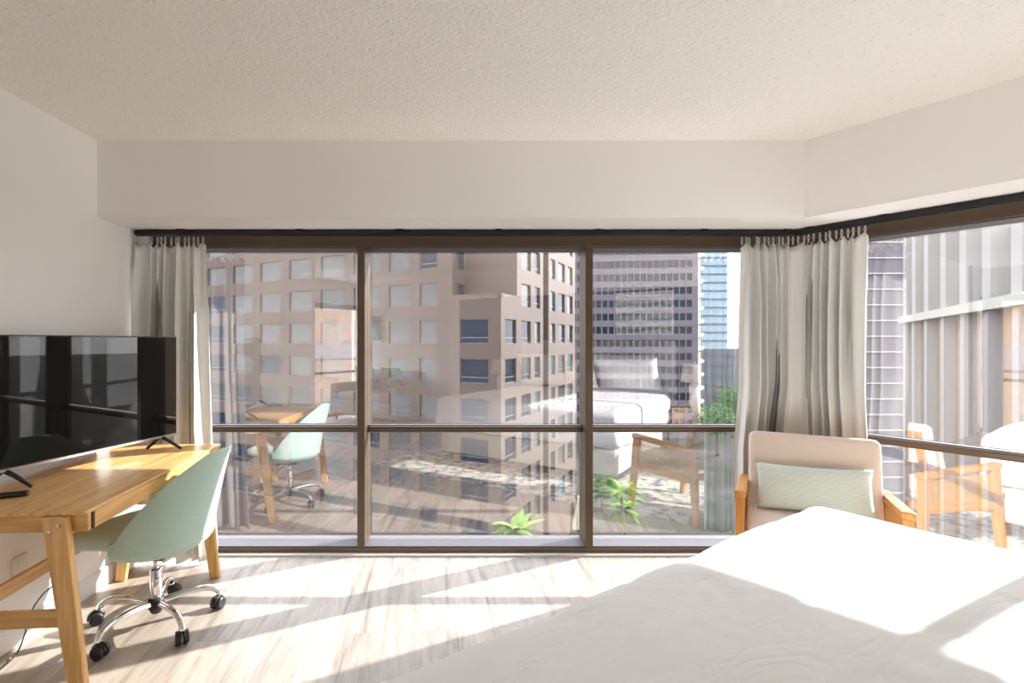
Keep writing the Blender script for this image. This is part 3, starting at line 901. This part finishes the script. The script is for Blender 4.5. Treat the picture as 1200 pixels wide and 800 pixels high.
# ------------------------------------------------------------------ bed (local x = n, local y = -q, turned by A)
BN0, BN1, BF, BH = 0.20, 2.335, 0.93, -1.165
bc = ((BN0 + BN1) / 2, (BF + BH) / 2)
bl = nq(bc[0], -bc[1])
bed = thing('bed', 'wide bed with smooth white bedding in front of the camera', 'bed', (bl.x, bl.y, 0.0062), A)
BW, BL = BN1 - BN0, BF - BH
MB().soft((BW - 0.10, BL - 0.10, 0.25), 0.02, 10, None, 0, Matrix.Translation((0, 0, 0.215))).build('box_spring', M['box_beige'], bed)
for sx in (-1, 0, 1):
    for sy in (-1, 1):
        MB().lathe([(0.022, 0.0), (0.03, 0.09)], 14, 0, Matrix.Translation((sx * (BW / 2 - 0.14), sy * (BL / 2 - 0.14), 0))).build('leg', M['black_plastic'], bed)
MB().soft((BW - 0.08, BL - 0.08, 0.26), 0.06, 10, None, 0, Matrix.Translation((0, 0, 0.47))).build('mattress', M['linen_white'], bed)
def duv(p):
    # gentle crown, creases on top, loose wavy hem
    ux = p.x / (BW / 2); uy = p.y / (BL / 2)
    z = p.z
    if p.z > 0:
        z += 0.010 * (1 - min(1, abs(ux)) ** 3) * (1 - min(1, abs(uy)) ** 3)
        nn = mnoise.fractal(Vector((p.x * 2.1, p.y * 2.6, 1.7)), 0.9, 2.1, 5)
        cre = abs(mnoise.noise(Vector((p.x * 3.1 + 0.7 * p.y, p.y * 7.0 - 1.2 * p.x, 5.2))))
        z += 0.007 * nn - 0.006 * max(0, 0.12 - cre) / 0.12 * max(0, 1 - abs(ux) ** 4)
    k = max(0, -p.z) / 0.165
    w = 0.018 * k * math.sin(p.x * 17 + 2 * math.sin(p.y * 5)) + 0.018 * k * math.sin(p.y * 15 + 1)
    x = p.x + math.copysign(w, p.x) * (1 if abs(ux) > 0.9 else 0)
    y = p.y + math.copysign(w, p.y) * (1 if abs(uy) > 0.9 else 0)
    return Vector((x, y, z))
MB().soft((BW, BL, 0.36), 0.075, 96, duv, 0, Matrix.Translation((0, 0, 0.525))).build('duvet', M['linen_white'], bed)
hb = MB().soft((BW + 0.06, 0.085, 1.22), 0.03, 12, None, 0, Matrix.Translation((0, -BL / 2 - 0.055, 0.75))).build('headboard', M['headboard_grey'], bed)

def bedspot(n, y, z): p = nq(n, -y); return Matrix.Translation((p.x, p.y, z)) @ Matrix.Rotation(A, 4, 'Z')
pil = [(0.72, -0.93, 'white sleeping pillow against the headboard, on the near side of the bed'), (1.82, -0.93, 'white sleeping pillow against the headboard, on the window side of the bed')]
pmesh = None
for n_, y_, lb in pil:
    if pmesh is None:
        o = merge(pillow_mesh(0.82, 0.50, 0.20, 9).build('bed_pillow', M['white_pillow'])); pmesh = o
    else:
        o = copy_tree(pmesh)
    tag(o, lb, 'pillow', 'white pillows on the bed')
    o.matrix_world = bedspot(n_, y_, 0.965) @ Matrix.Rotation(R(63), 4, 'X')
o = merge(pillow_mesh(0.46, 0.40, 0.15, 13).build('knit_cushion', M['knit']))
tag(o, 'cream knitted cushion between the white bed pillows', 'cushion')
o.matrix_world = bedspot(1.28, -0.70, 0.925) @ Matrix.Rotation(R(60), 4, 'X')

# rug under the foot of the bed
rp = nq(1.40, -0.93)
tag(MB().box((-1.62, -0.58, 0), (1.62, 0.58, 0.006)).build('area_rug', M['rug'], loc=(rp.x, rp.y, 0.0), rotz=A), 'faded cream and blue rug under the foot of the bed', 'rug')

# nightstands and lamps
def nightstand():
    r = thing('nightstand', '', 'nightstand')
    w, d, h = 0.44, 0.38, 0.55
    MB().box((-w / 2, -d / 2, h - 0.022), (w / 2, d / 2, h)).build('top', M['pine'], r, bevel=0.004)
    for sx in (-1, 1):
        for sy in (-1, 1):
            MB().box((sx * (w / 2 - 0.02) - 0.016, sy * (d / 2 - 0.02) - 0.016, 0), (sx * (w / 2 - 0.02) + 0.016, sy * (d / 2 - 0.02) + 0.016, h - 0.022)).build('leg', M['pine'], r, bevel=0.003)
    dw = MB().box((-w / 2 + 0.038, -d / 2 + 0.01, h - 0.17), (w / 2 - 0.038, d / 2 - 0.004, h - 0.028)).build('drawer', M['pine'], r, bevel=0.003)
    MB().lathe([(0.006, 0), (0.006, 0.012), (0.013, 0.016), (0.013, 0.024), (0.006, 0.027)], 14, 0, Matrix.Translation((0, d / 2 - 0.004, h - 0.10)) @ Matrix.Rotation(R(-90), 4, 'X')).build('knob', M['black_metal'], dw)
    MB().box((-w / 2 + 0.01, -d / 2 + 0.01, 0.14), (w / 2 - 0.01, d / 2 - 0.01, 0.158)).build('shelf', M['pine'], r, bevel=0.002)
    return r
def lamp():
    r = thing('table_lamp', '', 'lamp')
    MB().lathe([(0.062, 0.0), (0.062, 0.29), (0.052, 0.30), (0.015, 0.302), (0.010, 0.31), (0.010, 0.40)], 32).build('base', M['lamp_base'], r)
    m = MB()
    def sh(u, v):
        a = 2 * PI * u; rr = 0.155 - 0.022 * v
        return (rr * math.cos(a), rr * math.sin(a), 0.315 + 0.215 * v)
    m.grid(sh, 40, 4)
    m.tube([(0.134, 0, 0.50), (-0.134, 0, 0.50)], 0.002, 6); m.tube([(0, 0.134, 0.50), (0, -0.134, 0.50)], 0.002, 6)
    m.build('lamp_shade', M['lamp_shade'], r, solid=0.003)
    MB().lathe([(0.004, 0.40), (0.004, 0.535), (0.009, 0.545), (0.004, 0.558)], 12).build('finial', M['steel'], r)
    return r
ns0 = nightstand(); lp0 = lamp()
for i, (n_, side, lside) in enumerate([(-0.10, 'near side', 'nightstand on the near side of the bed'), (2.60, 'window side', 'nightstand on the window side of the bed')]):
    a_ = ns0 if i == 0 else copy_tree(ns0)
    b_ = lp0 if i == 0 else copy_tree(lp0)
    p = nq(n_, BACKQ - 0.225)
    a_.location = p; a_.rotation_euler = (0, 0, A)
    b_.location = (p.x, p.y, 0.55); b_.rotation_euler = (0, 0, A)
    tag(a_, 'pale wood nightstand on the %s of the bed' % side, 'nightstand', 'nightstands beside the bed')
    tag(b_, 'lamp with drum shade on the %s' % lside, 'lamp', 'lamps on the nightstands')

def picture(n_, z, w, h, art, label):
    p = nq(n_, BACKQ - (0.021 if n_ > -1 else 0.0))
    r = thing('wall_picture', label, 'picture', (p.x, p.y, z), A)
    MB().box((-w / 2, 0.001, -h / 2), (w / 2, 0.026, h / 2)).build('canvas', M['white_trim'], r, bevel=0.003)
    MB().box((-w / 2 + 0.03, 0.0262, -h / 2 + 0.03), (w / 2 - 0.03, 0.0285, h / 2 - 0.03)).build('print', art, r)
picture(1.95, 1.72, 0.74, 0.56, M['wave_art'], 'pale picture with green wavy bands above the bed')
picture(-2.9, 1.60, 0.40, 0.50, M['leaf_print'], 'small leafy picture over the sofa')

# sofa in the living area, seen by reflection
sp = nq(-2.40, 0.82)
sf = thing('sofa', 'taupe sofa in the living area, reflected in the main window', 'sofa', (sp.x, sp.y, 0), A)
MB().soft((1.55, 0.78, 0.26), 0.04, 10, None, 0, Matrix.Translation((0, 0, 0.24))).build('base', M['sofa'], sf)
MB().soft((1.55, 0.22, 0.55), 0.07, 10, None, 0, Matrix.Translation((0, -0.30, 0.57))).build('backrest', M['sofa'], sf)
for sx in (-1, 1):
    MB().soft((0.17, 0.78, 0.36), 0.06, 10, None, 0, Matrix.Translation((sx * 0.70, 0, 0.45))).build('armrest', M['sofa'], sf)
    MB().soft((0.60, 0.55, 0.13), 0.05, 10, None, 0, Matrix.Translation((sx * 0.305, 0.10, 0.425))).build('seat_cushion', M['sofa'], sf)
    for sy in (-1, 1):
        MB().lathe([(0.016, 0), (0.024, 0.12)], 12, 0, Matrix.Translation((sx * 0.68, sy * 0.31, 0))).build('leg', M['black_plastic'], sf)
for k, (dx, lb) in enumerate([(-0.32, 'leaf printed cushion at the window end of the sofa'), (0.30, 'leaf printed cushion at the bed end of the sofa')]):
    o = merge(pillow_mesh(0.44, 0.42, 0.15, 20 + k).build('sofa_cushion', M['leaf_print']))
    tag(o, lb, 'cushion', 'leaf printed sofa cushions')
    o.matrix_world = Matrix.Translation((sp.x, sp.y, 0)) @ Matrix.Rotation(A, 4, 'Z') @ Matrix.Translation((dx, -0.06, 0.72)) @ Matrix.Rotation(R(68), 4, 'X')

# ------------------------------------------------------------------ the city outside
GZ = -25.0
struct('ground', MB().box((-900, 6, GZ - 1), (1200, 2600, GZ)), M['asphalt'], 'street level far below the windows', 'street')


def facade(mb, org, ud, nd, us, zs, wins, depth, mi=0):
    """wall sheet with pockets; us and zs are the cuts, wins the set of (i, j) cells that are pockets"""
    ud = Vector((ud[0], ud[1], 0)); nd = Vector((nd[0], nd[1], 0)); o = Vector(org)
    P = lambda u, z, d=0.0: o + ud * u + Vector((0, 0, z)) - nd * d
    for i in range(len(us) - 1):
        for j in range(len(zs) - 1):
            a, b, c, d = us[i], us[i + 1], zs[j], zs[j + 1]
            if (i, j) not in wins:
                mb.add([P(a, c), P(b, c), P(b, d), P(a, d)], [(0, 1, 2, 3)], mi)
            else:
                v = [P(a, c), P(b, c), P(b, d), P(a, d), P(a, c, depth), P(b, c, depth), P(b, d, depth), P(a, d, depth)]
                mb.add(v, [(0, 1, 5, 4), (1, 2, 6, 5), (2, 3, 7, 6), (3, 0, 4, 7), (4, 5, 6, 7)], mi)


WMESH = {}
def win_mesh(w, h, kind, rail=True):
    k = (round(w, 2), round(h, 2), kind)
    if k not in WMESH:
        m = MB().box((0, 0.02, 0), (w, 0.08, h), 0)
        b = 0.07
        m.box((0, 0, 0), (w, 0.1, b), 1).box((0, 0, h - b), (w, 0.1, h), 1).box((0, 0, b), (b, 0.1, h - b), 1).box((w - b, 0, b), (w, 0.1, h - b), 1)
        if rail: m.box((b, 0, h * 0.22), (w - b, 0.1, h * 0.22 + 0.09), 1)
        WMESH[k] = m
    return WMESH[k]
WOBJ = {}
def put_win(parent, org, ud, nd, u, z, w, h, kind, depth, rail=True):
    """a window in its pocket"""
    mt = {'d': M['win_dark'], 't': M['win_teal'], 'b': M['win_blind']}[kind]
    k = (round(w, 2), round(h, 2), kind)
    if k not in WOBJ:
        o = win_mesh(w, h, kind, rail).build('window', [mt, M['win_bar']], parent); WOBJ[k] = o
    else:
        o = copy_part(WOBJ[k], parent)
    ud3 = Vector((ud[0], ud[1], 0)); nd3 = Vector((nd[0], nd[1], 0))
    p = Vector(org) + ud3 * u + Vector((0, 0, z)) - nd3 * (depth - 0.105)
    # local x along ud, local y into the wall
    mtx = Matrix(((ud3.x, -nd3.x, 0, p.x), (ud3.y, -nd3.y, 0, p.y), (0, 0, 1, p.z), (0, 0, 0, 1)))
    o.matrix_local = mtx
    return o


def cuts(lo, hi, ranges):
    c = [lo]
    for a, b in ranges: c += [a, b]
    c.append(hi)
    return c


U = Vector((0.469, 0.883)); V = Vector((-0.883, 0.469))
P0 = Vector((3.42, 50.0))
UV = lambda u, v: P0 + U * u + V * v
ROOF = 16.5
rowsz = [(1.15 - 4 * k, 3.6 - 4 * k) for k in range(5, -5, -1)]      # bottom to top
pick = random.Random(5)


def wing(name, label, faces, extra):
    root = thing(name, label, 'building', (0, 0, 0))
    body = MB()
    cand = []
    for (org2, ud, nd, length, wr, rows, top, depth) in faces:
        us = cuts(0, length, wr); zs = cuts(GZ, top, rows)
        cells = set((2 * i + 1, 2 * j + 1) for i in range(len(wr)) for j in range(len(rows)))
        facade(body, (org2.x, org2.y, 0), ud, nd, us, zs, cells, depth)
        for i, (a, b) in enumerate(wr):
            for (c, d) in rows:
                kind = pick.choice('ddbbt' if nd[0] > 0 else 'bbbbbd') if length > 6 else 'd'
                pm = org2 + Vector(ud) * (a + b) / 2
                cand.append(((b - a) * (d - c) / (pm.length ** 2 + (c - CAMH) ** 2), (org2.x, org2.y, 0), ud, nd, a, c, b - a, d - c, kind, depth))
    for fn in extra: fn(body)
    body.build('walls', M['stone'], root)
    cand.sort(key=lambda t: -t[0])
    rest = MB()
    for i, (_, o3, ud, nd, a, c, w, h, kind, dp) in enumerate(cand):
        if i < 95:
            put_win(root, o3, ud, nd, a, c, w, h, kind, dp)
        else:
            ud3 = Vector((*ud, 0)); nd3 = Vector((*nd, 0)); p = Vector(o3) + ud3 * a + Vector((0, 0, c)) - nd3 * (dp - 0.105)
            mtx = Matrix(((ud3.x, -nd3.x, 0, p.x), (ud3.y, -nd3.y, 0, p.y), (0, 0, 1, p.z), (0, 0, 0, 1)))
            rest.box((0, 0.02, 0), (w, 0.08, h), 0, mtx)
    if rest.v:
        r = rest.build('far_window', M['win_blind'], root); r['kind'] = 'stuff'
    return root


# left wing: long shaded front, one sunlit return
vr = [(7.8 - 5.94, 10.0 - 5.94), (11.2 - 5.94, 14.1 - 5.94), (15.4 - 5.94, 19.2 - 5.94)] + [(20.5 - 5.94 + 5.3 * k, 24.3 - 5.94 + 5.3 * k) for k in range(5)]
uL = 0.85
LV = 5.94
front_org = UV(uL, LV + 44.0)            # left end of the front, running towards the corner
rv = [(44.0 - b, 44.0 - a) for a, b in vr][::-1]
faces = [
    (front_org, tuple(-V), tuple(-U), 44.0, rv, rowsz, ROOF, 0.3),
    (UV(uL, LV), tuple(U), tuple(-V), 3.25, [(1.05, 3.05)], rowsz[6:], ROOF, 0.3),
]
def top_left(b):
    q = [UV(uL, LV), UV(uL + 14, LV), UV(uL + 14, LV + 44), UV(uL, LV + 44)]
    b.add([(p.x, p.y, ROOF) for p in q], [(0, 1, 2, 3)])
    a, c = UV(uL, LV + 44), UV(uL + 14, LV + 44)
    b.add([(a.x, a.y, GZ), (c.x, c.y, GZ), (c.x, c.y, ROOF), (a.x, a.y, ROOF)], [(0, 1, 2, 3)])
    # vertical joints between bays
    for a_, b_ in vr[:-1]:
        pass
wing('office_building', 'pink stone office building with a long shaded window front', faces, [top_left])

# right wing: sunlit flank with a lower block jutting out at its end
fl = [(5.35, 8.16), (9.38, 11.23), (14.94, 16.8), (18.0, 20.9), (22.1, 24.5)]
low = [r for r in rowsz if r[1] < 5.0]
faces2 = [
    (UV(4.1, 0), tuple(U), tuple(-V), 8.17, [(a - 4.1, b - 4.1) for a, b in fl[:2]], rowsz, ROOF, 0.3),
    (UV(14.2, 0.0), tuple(U), tuple(-V), 11.6, [(a - 14.2, b - 14.2) for a, b in fl[2:]], rowsz, ROOF, 0.3),
    (UV(0, 0), tuple(U), tuple(-V), 4.1, [(1.03, 3.9)], low, 5.6, 0.3),
    (UV(0, 5.9), tuple(-V), tuple(-U), 5.9, [(5.9 - 4.56, 5.9 - 1.39)], low, 5.6, 0.3),
    (UV(4.1, 5.94), tuple(-V), tuple(-U), 5.94, [], [], ROOF, 0.3),
    (UV(12.27, 0), tuple(V), tuple(U), 1.5, [], [], ROOF, 0.3),
    (UV(12.27, 1.5), tuple(U), tuple(-V), 1.95, [], [], ROOF, 0.3),
    (UV(14.2, 1.5), tuple(-V), tuple(-U), 1.5, [], [], ROOF, 0.3),
    (UV(25.8, 0), tuple(V), tuple(U), 20, [], [], ROOF, 0.3),
]
def top_right(b):
    for pts, z in (([UV(0, 0), UV(4.1, 0), UV(4.1, 5.9), UV(0, 5.9)], 5.6), ([UV(4.1, 0), UV(25.8, 0), UV(25.8, 5.94), UV(4.1, 5.94)], ROOF)):
        b.add([(p.x, p.y, z) for p in pts], [(0, 1, 2, 3)])
    # parapet of the lower block
    c = UV(2.05, 2.95)
    for (p, q) in ((UV(0, 0), UV(4.1, 0)), (UV(0, 5.9), UV(0, 0))):
        d = (q - p).normalized(); nn = Vector((-d.y, d.x))
        b.prism([tuple(p - nn * 0.0), tuple(q), tuple(q + nn * 0.35), tuple(p + nn * 0.35)], 5.6, 6.1)
wing('office_building', 'pink stone office building with a sunlit flank and jutting lower block', faces2, [top_right])

# grey tower with window bands
gt = thing('office_tower', 'grey office tower of dark window bands, right of the pink building', 'building', (0, 0, 0))
gd = Vector((0.992, -0.125)).normalized(); gn = Vector((-0.125, -0.992)).normalized()
GO = Vector((63.0, 139.0)) - gd * 45.0
cols = [(0.8 + 1.72 * k, 0.8 + 1.72 * k + 1.40) for k in range(25)]
grows = [(3.45 + 3.62 * k, 3.45 + 3.62 * k + 2.0) for k in range(-7, 7)]
gb = MB()
gus = cuts(0, 45.0, cols); gzs = cuts(GZ, 28.0, grows)
cells = set((2 * i + 1, 2 * j + 1) for i in range(len(cols)) for j in range(len(grows)))
facade(gb, (GO.x, GO.y, 0), tuple(gd), tuple(gn), gus, gzs, cells, 0.35)
e1 = GO + gd * 45.0; e2 = e1 - gn * 25; e3 = GO - gn * 25
for p, q in ((e1, e2), (e3, GO)):
    gb.add([(p.x, p.y, GZ), (q.x, q.y, GZ), (q.x, q.y, 28.0), (p.x, p.y, 28.0)], [(0, 1, 2, 3)])
gb.add([(p.x, p.y, 28.0) for p in (GO, e1, e2, e3)], [(0, 1, 2, 3)])
gb.build('walls', M['stone_grey'], gt)
cand = []
for i, (a, b) in enumerate(cols):
    for (c, d) in grows:
        p = GO + gd * a
        px = 546 + 600 * p.x / p.y
        cand.append((0 if px > 690 else 1, abs(c - 6), a, c, b - a, d - c))
cand.sort(key=lambda t: (t[0], t[1]))
rest = MB()
for i, (_, _, a, c, w, h) in enumerate(cand):
    if i < 100:
        put_win(gt, (GO.x, GO.y, 0), tuple(gd), tuple(gn), a, c, w, h, 'd', 0.35, False)
    else:
        ud3 = Vector((*gd, 0)); nd3 = Vector((*gn, 0)); p = Vector((GO.x, GO.y, 0)) + ud3 * a + Vector((0, 0, c)) - nd3 * 0.245
        rest.box((0, 0.02, 0), (w, 0.08, h), 0, Matrix(((ud3.x, -nd3.x, 0, p.x), (ud3.y, -nd3.y, 0, p.y), (0, 0, 1, p.z), (0, 0, 0, 1))))
r = rest.build('far_window', M['win_dark'], gt); r['kind'] = 'stuff'
for k, (c, d) in enumerate(grows):
    m = MB()
    m.hexa([(0, 0.2, c - 1.3), (1.7, 0.2, c - 0.4), (1.7, 3.5, c - 0.4), (0, 3.5, c - 1.3)], [(0, 0.2, c + 0.2), (1.7, 0.2, c + 0.2), (1.7, 3.5, c + 0.2), (0, 3.5, c + 0.2)])
    m.box((0, 0.6, c + 0.2), (0.9, 3.0, c + 2.3))
    o = m.build('balcony', M['cream_stone'], gt)
    o.location = (e1.x, e1.y, 0); o.rotation_euler = (0, 0, math.atan2(gd.y, gd.x))

# blue glass tower
bt = thing('glass_tower', 'pale blue glass tower with dark floor lines behind the grey tower', 'building', (0, 0, 0))
bo = Vector((87.5, 200.0)); bw = 14.6
MB().box((bo.x, bo.y, GZ), (bo.x + bw, bo.y + 14, 60)).build('curtain_wall', M['blue_glass'], bt)
for k in range(26):
    z = GZ + 3.25 * k + 0.4
    MB().box((bo.x - 0.25, bo.y - 0.35, z), (bo.x + bw + 0.1, bo.y + 14, z + 0.5)).build('floor_slab', M['slab_dark'], bt)
for k in range(5):
    x = bo.x + bw * (k + 0.5) / 5
    MB().box((x - 0.05, bo.y - 0.06, GZ), (x + 0.05, bo.y, 60)).build('fin', M['slab_dark'], bt)

dk = thing('office_block', 'dark low block at the foot of the glass tower', 'building', (88, 168, GZ))
MB().box((-12, 0, 0), (6.0, 12, 24)).build('walls', M['dark_block'], dk)
for k in range(7):
    MB().box((-12.1, -0.25, 2.2 + 3.2 * k), (6.1, 0, 3.0 + 3.2 * k)).build('ledge', M['stone_grey'], dk)

# ribbed building seen through the slanted window
fb = thing('ribbed_building', 'pale ribbed building with tall pilasters outside the slanted window', 'building', (0, 0, 0))
g2 = Vector((0.526, 0.851)).normalized(); m2n = Vector((-0.851, 0.526)).normalized()
FO = Vector((34.1, 31.3))
def fpt(s, d=0.0): return FO + g2 * s + m2n * d
LZ = CAMH + 2.2
FT = 9.6
body = MB()
def strip(mb, s0, s1, d0, d1, z0, z1):
    mb.prism([tuple(fpt(s0, d0)), tuple(fpt(s1, d0)), tuple(fpt(s1, d1)), tuple(fpt(s0, d1))], z0, z1)
strip(body, -7, 8, -6, -1.0, LZ, FT); strip(body, 8, 36, -6, -1.0, LZ, 15.0)
body.build('upper_wall', mat('mid_grey_wall', (0.1558, 0.1492, 0.1410), 0.8), fb)
lw = MB(); strip(lw, -7, 36, -6, -0.6, GZ, LZ); lw.build('lower_wall', M['tan_wall'], fb)
lg = MB(); strip(lg, -7, 36, -0.61, 0.55, LZ, LZ + 0.75); lg.build('ledge', M['white_ledge'], fb)
for s in [-5.2, 0.6, 6.2, 11.8, 17.8, 24.2, 30.0, 34.9]:
    pm = MB(); strip(pm, s - 0.9, s + 0.9, -1.05, 0.15, LZ + 0.7, FT if s < 8 else 15.0); pm.build('pilaster', M['fin'], fb)
    cm = MB(); strip(cm, s - 0.55, s + 0.55, -0.65, 0.2, GZ, LZ); cm.build('column', M['fin'], fb)
    wm = MB(); strip(wm, s + 1.4, s + 4.4, -1.02, -0.96, LZ + 1.2, LZ + 2.6)
    wm.build('window', M['win_dark'], fb)
    wl = MB()
    for k in range(3): strip(wl, s + 1.9 + k * 0.9, s + 2.1 + k * 0.9, -1.0, -0.9, LZ + 2.6, FT if s < 4 else 15.0)
    wl.build('mullion', M['white_ledge'], fb)

# gridded tower further off
tw = thing('gridded_tower', 'grey gridded tower beyond the ribbed building', 'building', (54.6, 72, GZ))
MB().box((0, 0, 0), (9, 5, 42)).build('walls', M['stone_grey'], tw)
for k in range(19):
    MB().box((-0.2, -0.25, 2.2 * k + 0.6), (9, 0, 2.2 * k + 0.78)).build('floor_line', M['fin'], tw)

# brown building outside the far living area window
op = nq(-28, 0)
ob = thing('street_building', 'brown building outside the far living area window', 'building', (op.x, op.y, GZ), A)
MB().box((-8, -26, 0), (0, 26, 30.0)).build('walls', mat('brown_brick', (0.1230, 0.0820, 0.0533), 0.8), ob)
for k in range(6):
    MB().box((0, -26, 2 + 4.6 * k), (0.3, 26, 3.2 + 4.6 * k)).build('ledge', M['stone_grey'], ob)

# white marker stones at the street corner
for i, (x, y, h, lb) in enumerate([(15.6, 72.0, 4.6, 'tall pale leaning stone slab at the foot of the pink building'), (17.4, 74.5, 6.2, 'taller pale stone slab behind the leaning one')]):
    m = MB().hexa([(-0.9, -0.4, 0), (0.9, -0.4, 0), (0.9, 0.4, 0), (-0.9, 0.4, 0)], [(0.1, -0.3, h), (0.9, -0.3, h), (0.9, 0.3, h), (0.1, 0.3, h)])
    tag(m.build('stone_slab', M['cream_stone'], loc=(x, y, GZ), bevel=0.05), lb, 'sculpture')

# trees and palms
def tree(loc, h, r, label, seed):
    rnd = random.Random(seed)
    root = thing('street_tree', label, 'tree', loc, 0, 'trees on the street')
    MB().tube(spline([(0, 0, 0), (0.15, 0.1, h * 0.3), (-0.1, 0.2, h * 0.6), (0.1, 0, h * 0.8)], 4), [0.35 - 0.02 * i for i in range(13)], 8).build('trunk', M['bark'], root)
    m = MB()
    for _ in range(900):
        d = Vector((rnd.gauss(0, 1), rnd.gauss(0, 1), rnd.gauss(0, 1))).normalized() * (rnd.random() ** 0.4)
        k = 1 + 0.3 * mnoise.noise(d * 2 + Vector((seed, 0, 0)))
        c = Vector((d.x * r * k, d.y * r * k, h * 0.72 + d.z * r * 0.75 * k))
        a = Vector((rnd.gauss(0, 1), rnd.gauss(0, 1), rnd.gauss(0, 0.6))).normalized(); b = a.orthogonal().normalized()
        s = rnd.uniform(0.25, 0.5)
        m.add([c - a * s, c + b * s * 0.6, c + a * s, c - b * s * 0.6], [(0, 1, 2, 3)])
    m.build('crown', M['leaf'], root)
def palm(loc, h, label, seed):
    rnd = random.Random(seed)
    root = thing('palm_tree', label, 'tree', loc, 0, 'palms on the street')
    MB().tube(spline([(0, 0, 0), (0.2, 0, h * 0.5), (0.1, 0.1, h)], 5), 0.2, 8).build('trunk', M['bark'], root)
    m = MB()
    for k in range(26):
        a = rnd.uniform(0, 6.28); el = rnd.uniform(-0.2, 1.2); L = rnd.uniform(2.4, 3.4)
        pts = []
        for j in range(7):
            t = j / 6; rr = L * t * math.cos(el * (1 - 0.3 * t)); zz = h + L * t * math.sin(el) - 1.6 * t * t
            pts.append(Vector((rr * math.cos(a), rr * math.sin(a), zz)))
        side = Vector((-math.sin(a), math.cos(a), 0))
        vs = []
        for j, p in enumerate(pts):
            w = 0.42 * math.sin(PI * (0.12 + 0.88 * j / 6))
            vs += [p - side * w + Vector((0, 0, -w * 0.4)), p, p + side * w + Vector((0, 0, -w * 0.4))]
        fs = []
        for j in range(6):
            for q in range(2):
                b = j * 3 + q; fs.append((b, b + 1, b + 4, b + 3))
        m.add(vs, fs)
    m.build('crown', M['palm_leaf'], root)
palm((4.3, 44, GZ), 10.0, 'bright palm at the foot of the pink building', 1)
palm((20.0, 66, GZ), 7.0, 'tall palm just left of the second window post', 2)
palm((21.6, 70, GZ), 3.4, 'palm just right of the second window post', 3)
tree((21.2, 80, GZ), 4.6, 2.0, 'leafy tree beside the second window post', 4)
tree((58, 118, GZ), 12, 5, 'broad tree in front of the grey tower corner', 6)
tree((73, 140, GZ), 15, 5, 'tall tree under the blue glass tower', 7)
tree((88, 160, GZ), 10, 5, 'tree beside the pale curtain edge, far off', 8)
# town and hill far away
for i, (x, y, w, h, lb) in enumerate([(166, 320, 7, 14, 'small pale town block far away beside the curtain'), (152, 290, 9, 9, 'low white town house far away'), (210, 400, 12, 20, 'pale town block nearest the hill')]):
    o = thing('town_house', lb, 'building', (x, y, GZ))
    MB().box((-w / 2, 0, 0), (w / 2, w, h)).build('walls', M['town_white'], o)
    MB().box((-w / 2 - 0.3, -0.3, h), (w / 2 + 0.3, w + 0.3, h + 0.6)).build('roof', M['stone_grey'], o)
    for a in range(3):
        for b in range(int(h / 3.2)):
            MB().box((-w / 2 + 0.5 + a * w / 3, -0.08, 1 + b * 3.2), (-w / 2 + 0.5 + a * w / 3 + w / 5, 0.0, 2.6 + b * 3.2)).build('window', M['win_dark'], o)
hm = MB()
def hfn(u, v):
    x = 200 + 1400 * u; y = 1500 + 500 * v
    z = GZ + (v ** 0.8) * (60 + 70 * (0.5 + 0.5 * math.sin(u * 5 + 0.6)) + 50 * mnoise.noise(Vector((u * 6, v * 3, 0))))
    return (x, y, z)
hm.grid(hfn, 60, 16)
struct('hill', hm, M['hill'], 'hazy grey hill on the horizon', 'hill')

# ------------------------------------------------------------------ light
w = bpy.data.worlds.new('sky'); sc.world = w; w.use_nodes = True
nt = w.node_tree; nt.nodes.clear()
out = nt.nodes.new('ShaderNodeOutputWorld'); bg = nt.nodes.new('ShaderNodeBackground')
tc = nt.nodes.new('ShaderNodeTexCoord'); sx = nt.nodes.new('ShaderNodeSeparateXYZ')
nt.links.new(tc.outputs['Generated'], sx.inputs[0])
cr = nt.nodes.new('ShaderNodeValToRGB')
cr.color_ramp.elements[0].position = 0.0; cr.color_ramp.elements[0].color = (1.0, 0.985, 0.965, 1)
cr.color_ramp.elements[1].position = 0.75; cr.color_ramp.elements[1].color = (0.80, 0.87, 1.0, 1)
nt.links.new(sx.outputs['Z'], cr.inputs['Fac'])
nt.links.new(cr.outputs['Color'], bg.inputs['Color'])
bg.inputs['Strength'].default_value = 3.6
nt.links.new(bg.outputs[0], out.inputs[0])

AZ, EL = R(26.8), R(27.3)
sv = Vector((math.cos(AZ) * math.cos(EL), math.sin(AZ) * math.cos(EL), math.sin(EL)))
sun = bpy.data.lights.new('sun', 'SUN'); sun.energy = 11.0; sun.angle = R(0.7); sun.color = (1.0, 0.965, 0.91)
so = bpy.data.objects.new('sun', sun); COL.objects.link(so)
so.rotation_euler = sv.to_track_quat('Z', 'Y').to_euler()
so.location = (40, 20, 30)

# ------------------------------------------------------------------ camera
cam = bpy.data.cameras.new('camera'); co = bpy.data.objects.new('camera', cam); COL.objects.link(co)
co.location = (0, 0, CAMH); co.rotation_euler = (R(90), 0, 0)
cam.sensor_width = 36; cam.lens = 18.0
cam.shift_x = (600 - 546) / 1200; cam.shift_y = 0.0
cam.clip_start = 0.03; cam.clip_end = 6000
sc.camera = co

sc.view_settings.view_transform = 'Standard'
sc.view_settings.look = 'None'
sc.view_settings.gamma = 1
sc.view_settings.use_curve_mapping = False
sc.view_settings.exposure = 1.62
cy = sc.cycles
cy.max_bounces = 14; cy.diffuse_bounces = 8; cy.glossy_bounces = 6; cy.transparent_max_bounces = 16; cy.transmission_bounces = 6
cy.caustics_reflective = False; cy.caustics_refractive = False
cy.sample_clamp_indirect = 8
cy.use_denoising = True
